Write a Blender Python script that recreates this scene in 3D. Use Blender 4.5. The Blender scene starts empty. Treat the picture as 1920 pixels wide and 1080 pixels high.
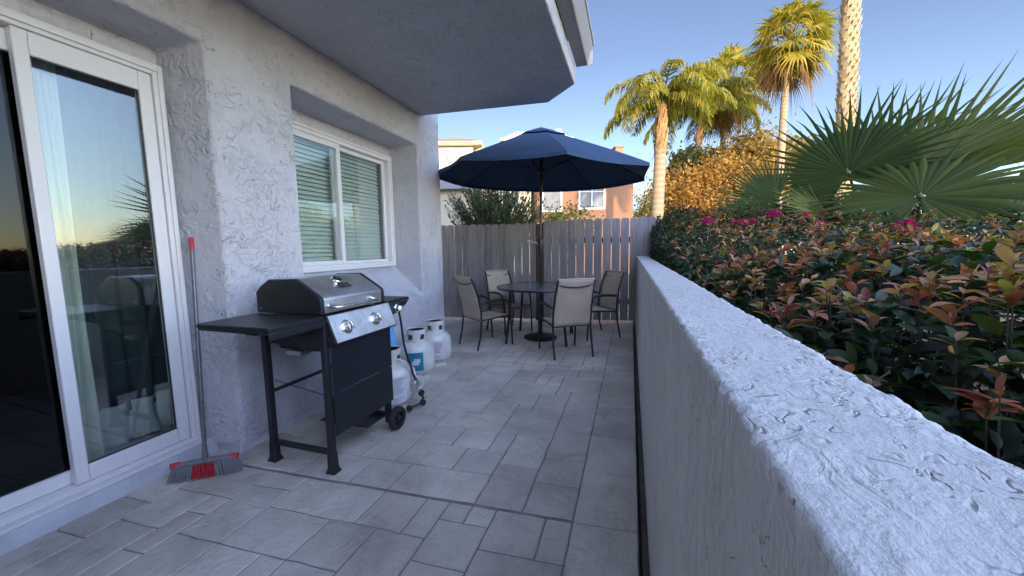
import bpy, math, random
import numpy as np
from mathutils import Vector, Matrix, noise
random.seed(7); RNG = np.random.default_rng(11)
S = bpy.context.scene
COL = S.collection
R = math.radians
PI = math.pi

# ------------------------------------------------------------------ camera
cd = bpy.data.cameras.new("camera"); cam = bpy.data.objects.new("camera", cd); COL.objects.link(cam)
M = Matrix(((0.9523744517, -0.0192977568, 0.3043197337),
            (0.3046212165, 0.1051831106, -0.9466479957),
            (-0.0137411134, 0.9942656133, 0.1060522135)))
cam.matrix_world = Matrix.Translation((0, 0, 1.28)) @ M.to_4x4()
cd.sensor_width = 36; cd.lens = 693 / 1920 * 36; cd.clip_start = 0.03; cd.clip_end = 3000
S.camera = cam

# ------------------------------------------------------------------ world, sun, exposure
SUN_EL = R(14.0); TO_SUN = Vector((0.30, -0.954, 0)).normalized()
world = bpy.data.worlds.new("World"); S.world = world; world.use_nodes = True
nt = world.node_tree; bg = nt.nodes['Background']
sky = nt.nodes.new('ShaderNodeTexSky'); sky.sky_type = 'NISHITA'; sky.sun_disc = False
sky.sun_elevation = SUN_EL; sky.sun_rotation = math.atan2(TO_SUN.x, TO_SUN.y)
sky.air_density = 1.0; sky.dust_density = 0.12; sky.ozone_density = 1.6; sky.altitude = 50
# added brightening of the sky on the sun's side, lifts the shaded patio (behind and to the right of the viewpoint)
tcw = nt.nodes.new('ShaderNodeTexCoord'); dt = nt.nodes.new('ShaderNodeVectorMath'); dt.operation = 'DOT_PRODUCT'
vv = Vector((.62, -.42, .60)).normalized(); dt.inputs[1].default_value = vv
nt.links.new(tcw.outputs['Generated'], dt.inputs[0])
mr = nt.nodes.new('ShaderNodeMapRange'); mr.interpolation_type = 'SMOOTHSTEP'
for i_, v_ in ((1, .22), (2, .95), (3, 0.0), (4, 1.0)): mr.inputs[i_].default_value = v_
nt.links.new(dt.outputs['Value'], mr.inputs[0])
sun_side_boost = nt.nodes.new('ShaderNodeMix'); sun_side_boost.data_type = 'RGBA'; sun_side_boost.inputs[6].default_value = (.97, .93, .94, 1); sun_side_boost.inputs[7].default_value = (8.4, 6.9, 6.1, 1)
nt.links.new(mr.outputs[0], sun_side_boost.inputs[0])
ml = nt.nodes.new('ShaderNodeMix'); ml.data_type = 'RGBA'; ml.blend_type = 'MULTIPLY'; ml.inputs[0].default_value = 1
nt.links.new(sky.outputs[0], ml.inputs[6]); nt.links.new(sun_side_boost.outputs[2], ml.inputs[7])
sx = nt.nodes.new('ShaderNodeSeparateXYZ'); nt.links.new(tcw.outputs['Generated'], sx.inputs[0])
mz = nt.nodes.new('ShaderNodeMapRange')
for i_, v_ in ((1, 0.0), (2, .42), (3, 0.0), (4, 1.0)): mz.inputs[i_].default_value = v_
nt.links.new(sx.outputs['Z'], mz.inputs[0])
hzn = nt.nodes.new('ShaderNodeMix'); hzn.data_type = 'RGBA'; hzn.inputs[6].default_value = (1.16, 1.24, 1.32, 1); hzn.inputs[7].default_value = (1.0, .93, 1.0, 1)
nt.links.new(mz.outputs[0], hzn.inputs[0])
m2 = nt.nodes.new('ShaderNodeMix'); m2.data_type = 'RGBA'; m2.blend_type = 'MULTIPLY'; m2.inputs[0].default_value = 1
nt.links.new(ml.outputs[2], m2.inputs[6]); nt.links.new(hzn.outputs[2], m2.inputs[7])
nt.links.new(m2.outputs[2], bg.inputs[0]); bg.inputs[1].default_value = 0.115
ld = bpy.data.lights.new("sun", 'SUN'); ld.energy = 3.2; ld.angle = R(0.5); ld.color = (1.0, 0.80, 0.55)
sun = bpy.data.objects.new("sun", ld); COL.objects.link(sun)
d = Vector((TO_SUN.x * math.cos(SUN_EL), TO_SUN.y * math.cos(SUN_EL), math.sin(SUN_EL)))
sun.rotation_euler = d.to_track_quat('Z', 'Y').to_euler(); sun.location = d * 60
S.view_settings.view_transform = 'Standard'; S.view_settings.look = 'None'
S.view_settings.exposure = 1.0; S.view_settings.gamma = 1.0
S.render.engine = 'CYCLES'
S.cycles.max_bounces = 8; S.cycles.transparent_max_bounces = 16

# ------------------------------------------------------------------ mesh helpers
class MB:
    """collects polygons; build() links them as one mesh object"""
    def __init__(s): s.v = []; s.f = []; s.c = []; s.cur = (1, 1, 1)
    def add(s, vs, fs, M=None):
        b = len(s.v)
        for p in vs:
            p = Vector(p)
            s.v.append(tuple(M @ p) if M is not None else tuple(p))
        for f in fs:
            s.f.append(tuple(i + b for i in f)); s.c.append(s.cur)
    def box(s, c, d, M=None, rz=0):
        x, y, z = d[0] / 2, d[1] / 2, d[2] / 2
        vs = [(i * x, j * y, k * z) for i in (-1, 1) for j in (-1, 1) for k in (-1, 1)]
        T = Matrix.Translation(c) @ Matrix.Rotation(rz, 4, 'Z')
        if M is not None: T = M @ T
        s.add(vs, [(0, 1, 3, 2), (4, 6, 7, 5), (0, 4, 5, 1), (2, 3, 7, 6), (0, 2, 6, 4), (1, 5, 7, 3)], T)
    def bb(s, lo, hi, M=None):
        s.box([(a + b) / 2 for a, b in zip(lo, hi)], [b - a for a, b in zip(lo, hi)], M)
    def tube(s, pts, r, n=10, cap=True, M=None, flat=1.0):
        pts = [Vector(p) for p in pts]
        rr = r if isinstance(r, (list, tuple)) else [r] * len(pts)
        vs = []; fs = []; prev = None
        for i, p in enumerate(pts):
            t = (pts[min(i + 1, len(pts) - 1)] - pts[max(i - 1, 0)]).normalized()
            if prev is None:
                a = Vector((0, 0, 1)) if abs(t.z) < .9 else Vector((1, 0, 0))
                u = t.cross(a).normalized()
            else:
                u = (prev - t * prev.dot(t)).normalized()
            prev = u; w = t.cross(u)
            for k in range(n):
                an = 2 * PI * k / n
                vs.append(p + (u * math.cos(an) + w * math.sin(an) * flat) * rr[i])
        for i in range(len(pts) - 1):
            for k in range(n):
                fs.append((i * n + k, i * n + (k + 1) % n, (i + 1) * n + (k + 1) % n, (i + 1) * n + k))
        if cap:
            fs.append(tuple(range(n - 1, -1, -1))); fs.append(tuple((len(pts) - 1) * n + k for k in range(n)))
        s.add(vs, fs, M)
    def lathe(s, prof, n=24, M=None):
        """prof: list of (r, z) around local z"""
        vs = []; fs = []
        for r, z in prof:
            for k in range(n):
                a = 2 * PI * k / n; vs.append((r * math.cos(a), r * math.sin(a), z))
        for i in range(len(prof) - 1):
            for k in range(n):
                fs.append((i * n + k, i * n + (k + 1) % n, (i + 1) * n + (k + 1) % n, (i + 1) * n + k))
        if prof[0][0] > 1e-4: fs.append(tuple(range(n - 1, -1, -1)))
        if prof[-1][0] > 1e-4: fs.append(tuple((len(prof) - 1) * n + k for k in range(n)))
        s.add(vs, fs, M)
    def prism(s, poly, axis, a, b, M=None):
        """poly in the two other axes (in xyz order), extruded along axis from a to b"""
        n = len(poly)
        def mk(p, t):
            q = list(p); q.insert(axis, t); return q
        vs = [mk(p, a) for p in poly] + [mk(p, b) for p in poly]
        fs = [tuple(range(n)), tuple(range(2 * n - 1, n - 1, -1))]
        for i in range(n): fs.append((i, n + i, n + (i + 1) % n, (i + 1) % n))
        s.add(vs, fs, M)
    def build(s, name, mat, parent=None, smooth=None, bevel=0, seg=2, loc=None):
        me = bpy.data.meshes.new(name); me.from_pydata(s.v, [], s.f); me.validate()
        import bmesh as _b
        bm = _b.new(); bm.from_mesh(me); _b.ops.recalc_face_normals(bm, faces=bm.faces); bm.to_mesh(me); bm.free()
        if any(c != (1, 1, 1) for c in s.c):
            at = me.color_attributes.new('Col', 'FLOAT_COLOR', 'CORNER')
            arr = []
            for p, c in zip(me.polygons, s.c): arr += [c[0], c[1], c[2], 1.0] * p.loop_total
            at.data.foreach_set('color', arr)
        return link(name, me, mat, parent, smooth, bevel, seg)

def link(name, me, mat, parent=None, smooth=None, bevel=0, seg=2):
    o = bpy.data.objects.new(name, me); COL.objects.link(o)
    if mat: me.materials.append(mat)
    if parent is not None: o.parent = parent
    if smooth is not None:
        me.polygons.foreach_set('use_smooth', [True] * len(me.polygons))
        if smooth < 180:
            me.set_sharp_from_angle(angle=R(smooth))
    if bevel:
        m = o.modifiers.new('bevel', 'BEVEL'); m.width = bevel; m.segments = seg; m.limit_method = 'ANGLE'; m.angle_limit = R(35)
        m.harden_normals = False
        me.polygons.foreach_set('use_smooth', [True] * len(me.polygons)); me.set_sharp_from_angle(angle=R(50))
    return o

def fastmesh(name, V, F, cols, mat, parent=None, smooth=False):
    """V (n,3); F (m,k) same-size faces; cols (m,3) per face"""
    me = bpy.data.meshes.new(name)
    m, k = F.shape
    me.vertices.add(len(V)); me.vertices.foreach_set('co', np.ascontiguousarray(V, dtype=np.float32).ravel())
    me.loops.add(m * k); me.loops.foreach_set('vertex_index', F.astype(np.int32).ravel())
    me.polygons.add(m); me.polygons.foreach_set('loop_start', np.arange(0, m * k, k, dtype=np.int32))
    try: me.polygons.foreach_set('loop_total', np.full(m, k, dtype=np.int32))
    except Exception: pass
    me.update(calc_edges=True); me.validate()
    if cols is not None:
        at = me.color_attributes.new('Col', 'FLOAT_COLOR', 'CORNER')
        c = np.ones((m, k, 4), dtype=np.float32); c[:, :, :3] = cols[:, None, :]
        at.data.foreach_set('color', c.ravel())
    return link(name, me, mat, parent, 180 if smooth else None)

def tag(o, label=None, cat=None, group=None, kind=None):
    if label: o['label'] = label
    if cat: o['category'] = cat
    if group: o['group'] = group
    if kind: o['kind'] = kind
    return o
def thing(name, loc, label, cat, rz=0, group=None):
    o = bpy.data.objects.new(name, None); COL.objects.link(o); o.empty_display_size = .1
    o.location = loc; o.rotation_euler = (0, 0, rz)
    return tag(o, label, cat, group)
def wthing(name, loc, label, cat, group=None):
    """an Empty at loc whose parts are given in world coordinates"""
    return thing(name, loc, label, cat, 0, group)
def adopt(root, *objs):
    """parts were modelled in world coordinates: cancel the root's offset"""
    for o in objs: o.parent = root; o.location = -Vector(root.location)
    return objs[0]

# ------------------------------------------------------------------ materials
def newmat(name):
    m = bpy.data.materials.new(name); m.use_nodes = True
    return m, m.node_tree, m.node_tree.nodes['Principled BSDF']
def N(nt, typ, **kw):
    n = nt.nodes.new(typ)
    for k, v in kw.items():
        if k in n.inputs: n.inputs[k].default_value = v
        else: setattr(n, k, v)
    return n
def ramp(nt, src, stops):
    n = nt.nodes.new('ShaderNodeValToRGB'); e = n.color_ramp.elements
    while len(e) < len(stops): e.new(.5)
    for i, (p, c) in enumerate(stops):
        e[i].position = p; e[i].color = (c, c, c, 1) if not isinstance(c, tuple) else (*c, 1)
    nt.links.new(src, n.inputs[0]); return n.outputs[0]
def math_(nt, op, a, b=None, c=None):
    n = nt.nodes.new('ShaderNodeMath'); n.operation = op
    for i, v in enumerate((a, b, c)):
        if v is None: continue
        if isinstance(v, (int, float)): n.inputs[i].default_value = v
        else: nt.links.new(v, n.inputs[i])
    return n.outputs[0]
def coords(nt, scale=(1, 1, 1), rot=0):
    t = nt.nodes.new('ShaderNodeTexCoord'); m = nt.nodes.new('ShaderNodeMapping'); m.inputs['Scale'].default_value = scale; m.inputs['Rotation'].default_value = (0, 0, rot)
    nt.links.new(t.outputs['Object'], m.inputs[0]); return m.outputs[0]
def noise_(nt, vec, scale, detail=3, rough=.5, dist=0):
    n = N(nt, 'ShaderNodeTexNoise', Scale=scale, Detail=detail, Roughness=rough, Distortion=dist)
    if vec is not None: nt.links.new(vec, n.inputs['Vector'])
    return n.outputs['Fac']
def mixc(nt, fac, a, b, mode='MIX'):
    n = nt.nodes.new('ShaderNodeMix'); n.data_type = 'RGBA'; n.blend_type = mode
    for s_, v in ((n.inputs[0], fac), (n.inputs[6], a), (n.inputs[7], b)):
        if isinstance(v, (int, float)): s_.default_value = v
        elif isinstance(v, tuple): s_.default_value = (*v, 1)
        else: nt.links.new(v, s_)
    return n.outputs[2]
def bump(nt, bs, h, strength=1, dist=.01):
    n = N(nt, 'ShaderNodeBump', Strength=strength, Distance=dist); nt.links.new(h, n.inputs['Height']); nt.links.new(n.outputs[0], bs.inputs['Normal'])

def simple(name, col, rough=.5, metal=0, var=.12, vscale=12, bmp=0, bscale=60, col2=None, vcol=False, spec=.5, coat=0, st=(1, 1, 1)):
    m, nt, bs = newmat(name); co = coords(nt, st)
    f = ramp(nt, noise_(nt, co, vscale, 5, .6), [(.3, 0.0), (.7, 1.0)])
    a = tuple(c * (1 - var) for c in col); b = col2 or tuple(min(1, c * (1 + var)) for c in col)
    c = mixc(nt, f, a, b)
    if vcol:
        at = nt.nodes.new('ShaderNodeVertexColor'); at.layer_name = 'Col'; c = mixc(nt, 1.0, c, at.outputs[0], 'MULTIPLY')
    nt.links.new(c, bs.inputs['Base Color'])
    bs.inputs['Roughness'].default_value = rough; bs.inputs['Metallic'].default_value = metal
    bs.inputs['Specular IOR Level'].default_value = spec; bs.inputs['Coat Weight'].default_value = coat
    r = math_(nt, 'MULTIPLY_ADD', noise_(nt, co, vscale * 2.3, 4), .25, rough - .12)
    nt.links.new(r, bs.inputs['Roughness'])
    if bmp: bump(nt, bs, noise_(nt, co, bscale, 4), bmp, .004)
    return m

def stucco(name, col, strength=1.0, flake=9.0, stretch=(1, 1, 1), fine=.5, dark=.15, lines=True, amp=(.30, .36), rw=.012, rot=0):
    """skip-trowelled stucco: flakes with sharp edges, drag marks and fine sand"""
    m, nt, bs = newmat(name); co = coords(nt, stretch, rot)
    clus = ramp(nt, noise_(nt, co, flake * .40, 3, .6, .4), [(.40, 0.0), (.58, 1.0)])
    brk = ramp(nt, noise_(nt, co, flake * 1.0, 2, .5), [(.40, 0.0), (.60, 1.0)])
    n1 = noise_(nt, co, flake * .9, 3, .55, .8)
    fl = math_(nt, 'MULTIPLY', math_(nt, 'FRACT', math_(nt, 'MULTIPLY', n1, 5.0)), brk)
    n3 = noise_(nt, co, flake * 2.3, 3, .55, 1.2)
    fl2 = math_(nt, 'MULTIPLY', math_(nt, 'FRACT', math_(nt, 'MULTIPLY', n3, 4.0)), clus)
    n2 = noise_(nt, co, flake * 1.4, 2, .5, .9)
    rd = math_(nt, 'ABSOLUTE', math_(nt, 'SUBTRACT', n2, .5))
    mask = ramp(nt, noise_(nt, co, flake * 1.8, 2), [(.54, 0.0), (.62, 1.0)])
    ridge = math_(nt, 'MULTIPLY', ramp(nt, rd, [(0.0, 1.0), (rw, 0.0)]), mask)
    sand = noise_(nt, co, 140, 3, .7)
    med = noise_(nt, co, 20, 4, .6, .4)
    h = math_(nt, 'MULTIPLY_ADD', fl, amp[0], math_(nt, 'MULTIPLY', sand, .16 * fine))
    h = math_(nt, 'MULTIPLY_ADD', fl2, amp[1], h)
    h = math_(nt, 'MULTIPLY_ADD', ridge, -.30 if lines else 0.0, h)
    h = math_(nt, 'MULTIPLY_ADD', med, .30, h)
    bump(nt, bs, h, strength, .012)
    tone = ramp(nt, noise_(nt, co, 1.6, 4, .6), [(.3, 0.0), (.7, 1.0)])
    c = mixc(nt, tone, tuple(x * .93 for x in col), tuple(x * 1.05 for x in col))
    cavity_shade = math_(nt, 'MAXIMUM', ridge, ramp(nt, noise_(nt, co, flake * 1.3, 5, .7, 1.2), [(.3, .7), (.40, 0.0)]))  # soft shade of grooves and hollows, painted into the stucco colour
    c = mixc(nt, math_(nt, 'MULTIPLY', cavity_shade, dark), c, tuple(x * .5 for x in col))
    nt.links.new(c, bs.inputs['Base Color']); bs.inputs['Roughness'].default_value = .75
    bs.inputs['Specular IOR Level'].default_value = .3
    return m

def leafmat(name, rough=.35, transl=.25, spec=.5, tcol=(1.3, 1.4, .5)):
    m, nt, bs = newmat(name)
    at = nt.nodes.new('ShaderNodeVertexColor'); at.layer_name = 'Col'
    co = coords(nt); f = noise_(nt, co, 40, 3)
    c = mixc(nt, math_(nt, 'MULTIPLY', f, .35), at.outputs[0], (0, 0, 0), 'MIX')
    nt.links.new(c, bs.inputs['Base Color']); bs.inputs['Roughness'].default_value = rough
    bs.inputs['Specular IOR Level'].default_value = spec
    tr = nt.nodes.new('ShaderNodeBsdfTranslucent'); tc = mixc(nt, 1.0, at.outputs[0], tcol, 'MULTIPLY')
    nt.links.new(tc, tr.inputs[0])
    mx = nt.nodes.new('ShaderNodeMixShader'); mx.inputs[0].default_value = transl
    nt.links.new(bs.outputs[0], mx.inputs[1]); nt.links.new(tr.outputs[0], mx.inputs[2])
    nt.links.new(mx.outputs[0], nt.nodes['Material Output'].inputs[0])
    return m

def glassmat(name, tint=(.75, .82, .80), refl=.16):
    m, nt, bs = newmat(name); nt.nodes.remove(bs)
    t = nt.nodes.new('ShaderNodeBsdfTransparent'); t.inputs[0].default_value = (*tint, 1)
    g = nt.nodes.new('ShaderNodeBsdfGlossy'); g.inputs['Roughness'].default_value = .0; g.inputs[0].default_value = (.9, .95, 1, 1)
    lw = nt.nodes.new('ShaderNodeLayerWeight'); lw.inputs[0].default_value = .5
    # slight waviness of float glass
    co = coords(nt); nb = N(nt, 'ShaderNodeBump', Strength=.05, Distance=.01); nt.links.new(noise_(nt, co, 2.5, 1), nb.inputs['Height'])
    nt.links.new(nb.outputs[0], g.inputs['Normal'])
    f = math_(nt, 'MULTIPLY_ADD', math_(nt, 'POWER', lw.outputs['Facing'], 5.0), .9, refl)
    mx = nt.nodes.new('ShaderNodeMixShader'); nt.links.new(f, mx.inputs[0]); nt.links.new(t.outputs[0], mx.inputs[1]); nt.links.new(g.outputs[0], mx.inputs[2])
    nt.links.new(mx.outputs[0], nt.nodes['Material Output'].inputs[0])
    return m

m_wall = stucco('wall stucco', (.52, .515, .575), 1.25, 7.5, dark=.34, amp=(.40, .46), rw=.022)
m_soffit = stucco('soffit stucco', (.50, .49, .52), 1.2, 7.0, dark=.35, amp=(.42, .40))
m_reveal = m_wall
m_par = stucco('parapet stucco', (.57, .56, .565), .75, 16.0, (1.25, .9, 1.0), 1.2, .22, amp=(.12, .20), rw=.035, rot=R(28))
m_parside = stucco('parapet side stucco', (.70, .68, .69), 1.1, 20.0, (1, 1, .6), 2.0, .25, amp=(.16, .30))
m_white = simple('white vinyl', (.70, .68, .71), .35, 0, .03, 3)
m_found = simple('painted curb', (.50, .51, .58), .7, 0, .15, 6, .6, 40)
m_black = simple('black powder coat', (.012, .013, .017), .42, 0, .2, 30, .25, 260)
m_blackp = simple('dark panel', (.009, .011, .018), .38, 0, .15, 5, .15, 200)
m_plastic = simple('black plastic', (.02, .02, .022), .5)
m_chrome = simple('chrome', (.8, .79, .76), .14, 1, .04)
m_rubber = simple('black rubber', (.018, .018, .018), .7)
def steel(name, col, rough):
    m, nt, bs = newmat(name); co = coords(nt, (60, 1.2, 60))
    n = noise_(nt, co, 5, 4, .6)
    r = math_(nt, 'MULTIPLY_ADD', n, .22, rough - .1); nt.links.new(r, bs.inputs['Roughness'])
    c2 = coords(nt); sm = ramp(nt, noise_(nt, c2, 14, 5, .65, .5), [(.35, 0.0), (.75, 1.0)])
    nt.links.new(mixc(nt, sm, tuple(x * .72 for x in col), col), bs.inputs['Base Color'])
    bs.inputs['Metallic'].default_value = 1
    bump(nt, bs, n, .15, .002)
    return m
m_steel = steel('brushed steel', (.80, .80, .81), .42)
m_steel2 = steel('brushed panel', (.92, .94, .98), .50)
m_frame = simple('bronze black tube', (.016, .015, .016), .4)
m_sling = None
def slingmat():
    m, nt, bs = newmat('sling fabric'); co = coords(nt)
    w = N(nt, 'ShaderNodeTexWave', Scale=90.0, Distortion=.6); w.wave_type = 'BANDS'; w.bands_direction = 'X'; nt.links.new(co, w.inputs[0])
    w2 = N(nt, 'ShaderNodeTexWave', Scale=90.0, Distortion=.6); w2.wave_type = 'BANDS'; w2.bands_direction = 'Z'; nt.links.new(co, w2.inputs[0])
    p = math_(nt, 'MULTIPLY', w.outputs[1], w2.outputs[1])
    st = ramp(nt, noise_(nt, co, 5, 4, .6), [(.3, 0.0), (.7, 1.0)])
    c = mixc(nt, st, (.58, .48, .38), (.68, .575, .465)); c = mixc(nt, math_(nt, 'MULTIPLY', p, .35), c, (.12, .11, .1))
    nt.links.new(c, bs.inputs['Base Color']); bs.inputs['Roughness'].default_value = .75
    bump(nt, bs, p, .3, .002)
    tr = nt.nodes.new('ShaderNodeBsdfTranslucent'); nt.links.new(c, tr.inputs[0])
    mx = nt.nodes.new('ShaderNodeMixShader'); mx.inputs[0].default_value = .2
    nt.links.new(bs.outputs[0], mx.inputs[1]); nt.links.new(tr.outputs[0], mx.inputs[2]); nt.links.new(mx.outputs[0], nt.nodes['Material Output'].inputs[0])
    return m
m_sling = slingmat()
m_glass = glassmat('door glass', (.92, .95, .94), .13)
m_sglass = glassmat('screened glass', (.25, .28, .30), .035)
m_wglass = glassmat('window glass', (.95, .98, .97), .13)
m_farglass = simple('far window glass', (.16, .17, .19), .35, 0, .4, 1.2, spec=.15)
m_fence = simple('grey fence paint', (.27, .25, .255), .75, 0, .26, 4, .8, 22, vcol=True, st=(6, 6, .6))
m_wood = simple('weathered board', (.10, .085, .08), .8, 0, .35, 10, .6, 60)
m_dirt = simple('soil', (.05, .038, .028), .95, 0, .4, 9, 1, 30)
m_navy = simple('navy canopy fabric', (.018, .048, .118), .8, 0, .10, 4, .25, 300)
m_bark = simple('bark', (.09, .07, .05), .9, 0, .3, 8, 1, 30)
m_leaf = leafmat('hedge leaves', .38, .26)
m_fan = leafmat('fan palm fronds', .6, .3, .15)
m_far = leafmat('sunlit foliage', .5, .35, .3)
m_petal = leafmat('flower petals', .6, .35, .2, (1.3, 1.0, 1.1))

# ------------------------------------------------------------------ ground, patio
g = MB(); g.box((0, 200, -.27), (1600, 1600, .1))
m_grass, nt_, bs_ = newmat('dry ground'); co_ = coords(nt_)
nt_.links.new(mixc(nt_, ramp(nt_, noise_(nt_, co_, .25, 6, .65), [(.35, 0.0), (.65, 1.0)]), (.10, .10, .04), (.26, .20, .11)), bs_.inputs['Base Color'])
bs_.inputs['Roughness'].default_value = .95; bump(nt_, bs_, noise_(nt_, co_, 3, 5), .8, .05)
tag(g.build('ground', m_grass), kind='structure')
g = MB(); g.box((1.9, 3.4, -.2), (3.15, 9.2, .06)); tag(g.build('planting_bed', m_dirt), kind='structure')

def concrete():
    m, nt, bs = newmat('stamped concrete'); co = coords(nt)
    at = nt.nodes.new('ShaderNodeVertexColor'); at.layer_name = 'Col'
    big = ramp(nt, noise_(nt, co, 1.7, 5, .62), [(.36, 0.0), (.62, 1.0)])
    c = mixc(nt, big, (.39, .36, .325), (.60, .55, .50))
    scuff = ramp(nt, noise_(nt, co, 7, 7, .72, 1.2), [(.47, 0.0), (.64, 1.0)])
    c = mixc(nt, math_(nt, 'MULTIPLY', scuff, .4), c, (.66, .62, .57))
    dk = ramp(nt, noise_(nt, co, 3.1, 6, .7, .8), [(.32, 1.0), (.46, 0.0)])
    c = mixc(nt, math_(nt, 'MULTIPLY', dk, .45), c, (.25, .235, .225))
    spk = ramp(nt, noise_(nt, co, 85, 2, .5), [(.69, 0.0), (.73, 1.0)])
    c = mixc(nt, math_(nt, 'MULTIPLY', spk, .55), c, (.10, .095, .09))
    sp2 = ramp(nt, noise_(nt, co, 9.5, 6, .8, .3), [(.62, 0.0), (.68, 1.0)])
    c = mixc(nt, math_(nt, 'MULTIPLY', sp2, .35), c, (.16, .14, .125))
    c = mixc(nt, 1.0, c, at.outputs[0], 'MULTIPLY')
    nt.links.new(c, bs.inputs['Base Color'])
    r = math_(nt, 'MULTIPLY_ADD', scuff, .25, .40); nt.links.new(r, bs.inputs['Roughness'])
    bs.inputs['Specular IOR Level'].default_value = .45
    slate = noise_(nt, co, 5.5, 4, .55, 2.2); sl = ramp(nt, slate, [(.44, 0.0), (.5, .6), (.56, 1.0)])
    h = math_(nt, 'MULTIPLY_ADD', sl, .20, math_(nt, 'MULTIPLY', noise_(nt, co, 38, 5, .65), .5)); h = math_(nt, 'MULTIPLY_ADD', noise_(nt, co, 11, 4, .6, .5), .5, h)
    bump(nt, bs, h, 1.0, .011)
    return m
m_conc = concrete()
m_joint = simple('grout joint', (.20, .185, .17), .8, 0, .3, 8)
def skew(x, y): return y + .055 * x
tiles = MB(); rt = random.Random(5)
U = .125
def tile(x0, y0, x1, y1):
    j = .0027; b = .0045; hgt = rt.uniform(-.0006, .0006)
    v = rt.uniform(.84, 1.08); w = rt.uniform(-.015, .02)
    tiles.cur = (v * (1 + w), v, v * (1 - w * .6))
    # wavy hand-stamped edges
    def ring(ins, z):
        xs0, xs1, ys0, ys1 = x0 + ins, x1 - ins, y0 + ins, y1 - ins
        pts = []
        for a, b_ in (((xs0, ys0), (xs1, ys0)), ((xs1, ys0), (xs1, ys1)), ((xs1, ys1), (xs0, ys1)), ((xs0, ys1), (xs0, ys0))):
            for k in range(4):
                t = k / 4; px = a[0] + (b_[0] - a[0]) * t; py = a[1] + (b_[1] - a[1]) * t
                wv = (noise.noise(Vector((px * 9, py * 9, 3))) * .006, noise.noise(Vector((px * 9, py * 9, 9))) * .006)
                pts.append((px + wv[0], skew(px, py) + wv[1], z))
        return pts
    A = ring(j, -.008); B = ring(j + b, hgt - .001); Cc = ring(j + b + .010, hgt)
    n = 16; vs = A + B + Cc
    fs = [(i, (i + 1) % n, n + (i + 1) % n, n + i) for i in range(n)] + [(n + i, n + (i + 1) % n, 2 * n + (i + 1) % n, 2 * n + i) for i in range(n)]
    fs.append(tuple(range(2 * n, 3 * n)))
    tiles.add(vs, fs)
def fill(xa, xb, ya, yb):
    nx = round((xb - xa) / U); ny = round((yb - ya) / U); ux = (xb - xa) / nx; uy = (yb - ya) / ny
    occ = [[False] * ny for _ in range(nx)]
    sizes = [(3, 2), (2, 3), (2, 2), (3, 3), (2, 2), (2, 1), (1, 2), (1, 1), (4, 2), (3, 2), (2, 3)]
    for j in range(ny):
        for i in range(nx):
            if occ[i][j]: continue
            c = sizes[:]; rt.shuffle(c); c.append((1, 1))
            if rt.random() < .8: c = [q for q in c if q[0] * q[1] > 2] + c
            for (a, b) in c:
                if i + a <= nx and j + b <= ny and not any(occ[p][q] for p in range(i, i + a) for q in range(j, j + b)):
                    if (a, b) == (1, 1) and False: continue
                    for p in range(i, i + a):
                        for q in range(j, j + b): occ[p][q] = True
                    tile(xa + i * ux, ya + j * uy, xa + (i + a) * ux, ya + (j + b) * uy); break
XL, XB, XR = -3.58, -.235, .058
JN = 1.632; JF = 3.98
fill(XL, XB, -1.2, JN - .008); fill(XL, XB, JN + .008, JF - .004); fill(XL, XB, JF + .004, 7.3)
yy = -1.15
while yy < 7.2:
    L = rt.choice((.42, .46, .5, .3)) ; y1 = yy + L
    for jj in (JN, JF):
        if yy < jj < y1 + .12: y1 = jj
    tile(XB, yy, XR, y1); yy = y1
pat = tiles.build('patio_paving', m_conc, smooth=20); tag(pat, kind='structure')
g = MB(); pts_ = [(XL, skew(XL, -1.3)), (XR - .001, skew(XR, -1.3)), (XR - .001, skew(XR, 7.25)), (XL, skew(XL, 7.25))]
g.prism(pts_, 2, -.2, -.0065); tag(g.build('patio_slab', m_joint), kind='structure')
g = MB(); g.box((.1, 3.0, -.11), (.12, 9, .05)); tag(g.build('drain_channel', m_dirt), kind='structure')
g = MB()
for a, b in ((-1.2, 1.05), (1.07, 3.1), (3.12, 6.4)): g.bb((.070, a, -.075), (.098, b, -.022 - .004 * (a > 0)))
tag(g.build('channel_board', m_wood, bevel=.003), 'long weathered wooden boards lying in the gap beside the parapet wall', 'board')

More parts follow.
